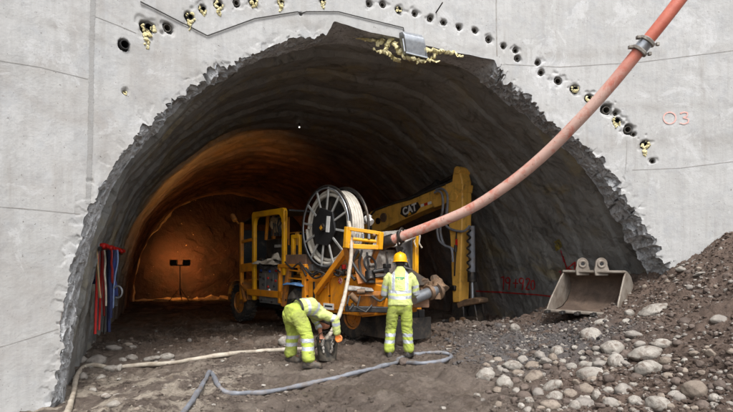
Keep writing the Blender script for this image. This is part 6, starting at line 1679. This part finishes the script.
TONE = ['pale', 'grey', 'tan', 'brown', 'dark']
used = set()
for o, px, py, w, h, t, ang in UNL:
    sh = 'angular' if ang else ('flat' if h / w < .58 else ('round' if h / w > .72 else 'oval'))
    sz = 'tiny' if w < 5.5 else 'small' if w < 7.5 else 'middling' if w < 10 else 'large'
    nb = sorted(NEAR, key=lambda q: (q[0] - px) ** 2 + ((q[1] - py) * 1.4) ** 2)
    for q in nb[:5]:
        dx, dy = px - q[0], py - q[1]
        rel = ('right of ' if dx > 0 else 'left of ') if abs(dx) > abs(dy) * 1.6 else (('below ' if dy > 0 else 'above ') if abs(dy) > abs(dx) * 1.6 else ('below right of ' if dx > 0 and dy > 0 else 'below left of ' if dy > 0 else 'above right of ' if dx > 0 else 'above left of '))
        lb = '%s %s %s stone %s%s' % (sz, TONE[t], sh, rel, q[2])
        if lb not in used and len(lb.split()) <= 16: break
    used.add(lb); o['label'] = lb

# gravel and clods nobody could count
def scatter(name, count, gen, mat_, smin, smax, label, shape=I1, flat=(.5, .9), seed=1, sink=.2, pw=2.0):
    r3 = np.random.default_rng(seed); xy = gen(r3, count); xy = xy[: count]; n_ = len(xy)
    V_, F_ = shape; nv = len(V_)
    s_ = smin + (smax - smin) * r3.random(n_) ** pw
    z = ground_z(xy[:, 0], xy[:, 1])
    P = np.repeat(V_[None], n_, 0) * (1 + r3.uniform(-.25, .25, (n_, nv, 1)))
    P = P * (s_[:, None] * np.column_stack([r3.uniform(.8, 1.4, n_), r3.uniform(.7, 1.1, n_), r3.uniform(*flat, n_)]))[:, None, :]
    a = r3.uniform(0, 6.28, n_); c_, q_ = np.cos(a)[:, None], np.sin(a)[:, None]
    X2 = P[:, :, 0] * c_ - P[:, :, 1] * q_; Y2 = P[:, :, 0] * q_ + P[:, :, 1] * c_
    P = np.stack([X2 + xy[:, :1], Y2 + xy[:, 1:2], P[:, :, 2] + (z + s_ * sink)[:, None]], 2)
    Fc = (F_[None] + (np.arange(n_) * nv)[:, None, None]).reshape(-1, 3)
    o = mesh_np(name, P.reshape(-1, 3), Fc, mat_, smooth=False); tag(o, label, kind='stuff'); return o
def area(x0, x1, y0, y1, dens):
    def g(r3, n_):
        out = np.zeros((0, 2))
        while len(out) < n_:
            q_ = np.column_stack([r3.uniform(x0, x1, n_), y0 + (y1 - y0) * r3.random(n_) ** 1.4]); k_ = dens(q_); out = np.concatenate([out, q_[r3.random(n_) < k_]])
        return out[:n_]
    return g
nz = lambda q, s_, sd_: .5 + .5 * np.clip(fbm(np.column_stack([q, np.zeros(len(q))]), s_, 3, sd_), -1, 1)
dm = lambda q: np.clip((q[:, 0] - 1.2) / 2.0, .05, 1) * (.25 + .75 * nz(q, 1.2, 5))
dl2 = lambda q: np.clip(nz(q, 1.0, 9) ** 1.5 * (.35 + .65 * (q[:, 0] < -1.5)) + .3 * (q[:, 1] > 9.6), 0, 1)
scatter('soil_clods', 14000, area(1.0, 7.6, 4.6, 12.0, dm), M['ground'], .006, .04, 'brown soil clods over the mound', seed=2, pw=3)
scatter('mud_clods', 15000, area(-5.0, 3.2, 4.6, 14, dl2), M['ground'], .006, .034, 'mud clods over the trampled ground', seed=3, pw=3)
scatter('pale_gravel', 600, area(1.2, 7.4, 4.6, 12.0, dm), M['stone'][0], .008, .034, 'pale gravel over the rubble', I2, seed=4, pw=2.5)
scatter('brown_gravel', 3200, area(1.0, 7.6, 4.6, 12.0, dm), M['stone'][3], .006, .032, 'brown gravel over the mound', I2, seed=5, pw=2.2)
scatter('grey_gravel', 2200, area(.8, 6.6, 4.6, 12.2, dm), M['stone'][1], .008, .036, 'grey gravel over the rubble', I2, seed=6, pw=2.2)
scatter('silt_gravel', 900, area(1.3, 4.4, 8.2, 12.4, lambda q: np.ones(len(q))), M['stone'][4], .012, .05, 'dark broken rock at the foot of the tunnel wall', I1, seed=7)
scatter('loose_gravel', 500, area(-5.2, 1.5, 4.8, 16, dl2), M['stone'][2], .008, .03, 'scattered gravel on the tunnel floor', I2, seed=8)
scatter('pale_chips', 160, area(-5.2, -1.0, 5.4, 13, lambda q: np.ones(len(q))), M['stone'][0], .010, .045, 'pale chips on the ground at the left', I2, flat=(.3, .6), seed=9)
# dark churned mud heap at the foot of the excavator arm
scatter('churned_mud', 700, area(.9, 3.6, 10.6, 14.2, lambda q: np.exp(-((q[:, 0] - 2.2) / .9) ** 2 - ((q[:, 1] - 12.4) / 1.2) ** 2)), M['ground'], .02, .09, 'churned mud heaped round the excavator coupler', I2, seed=10)
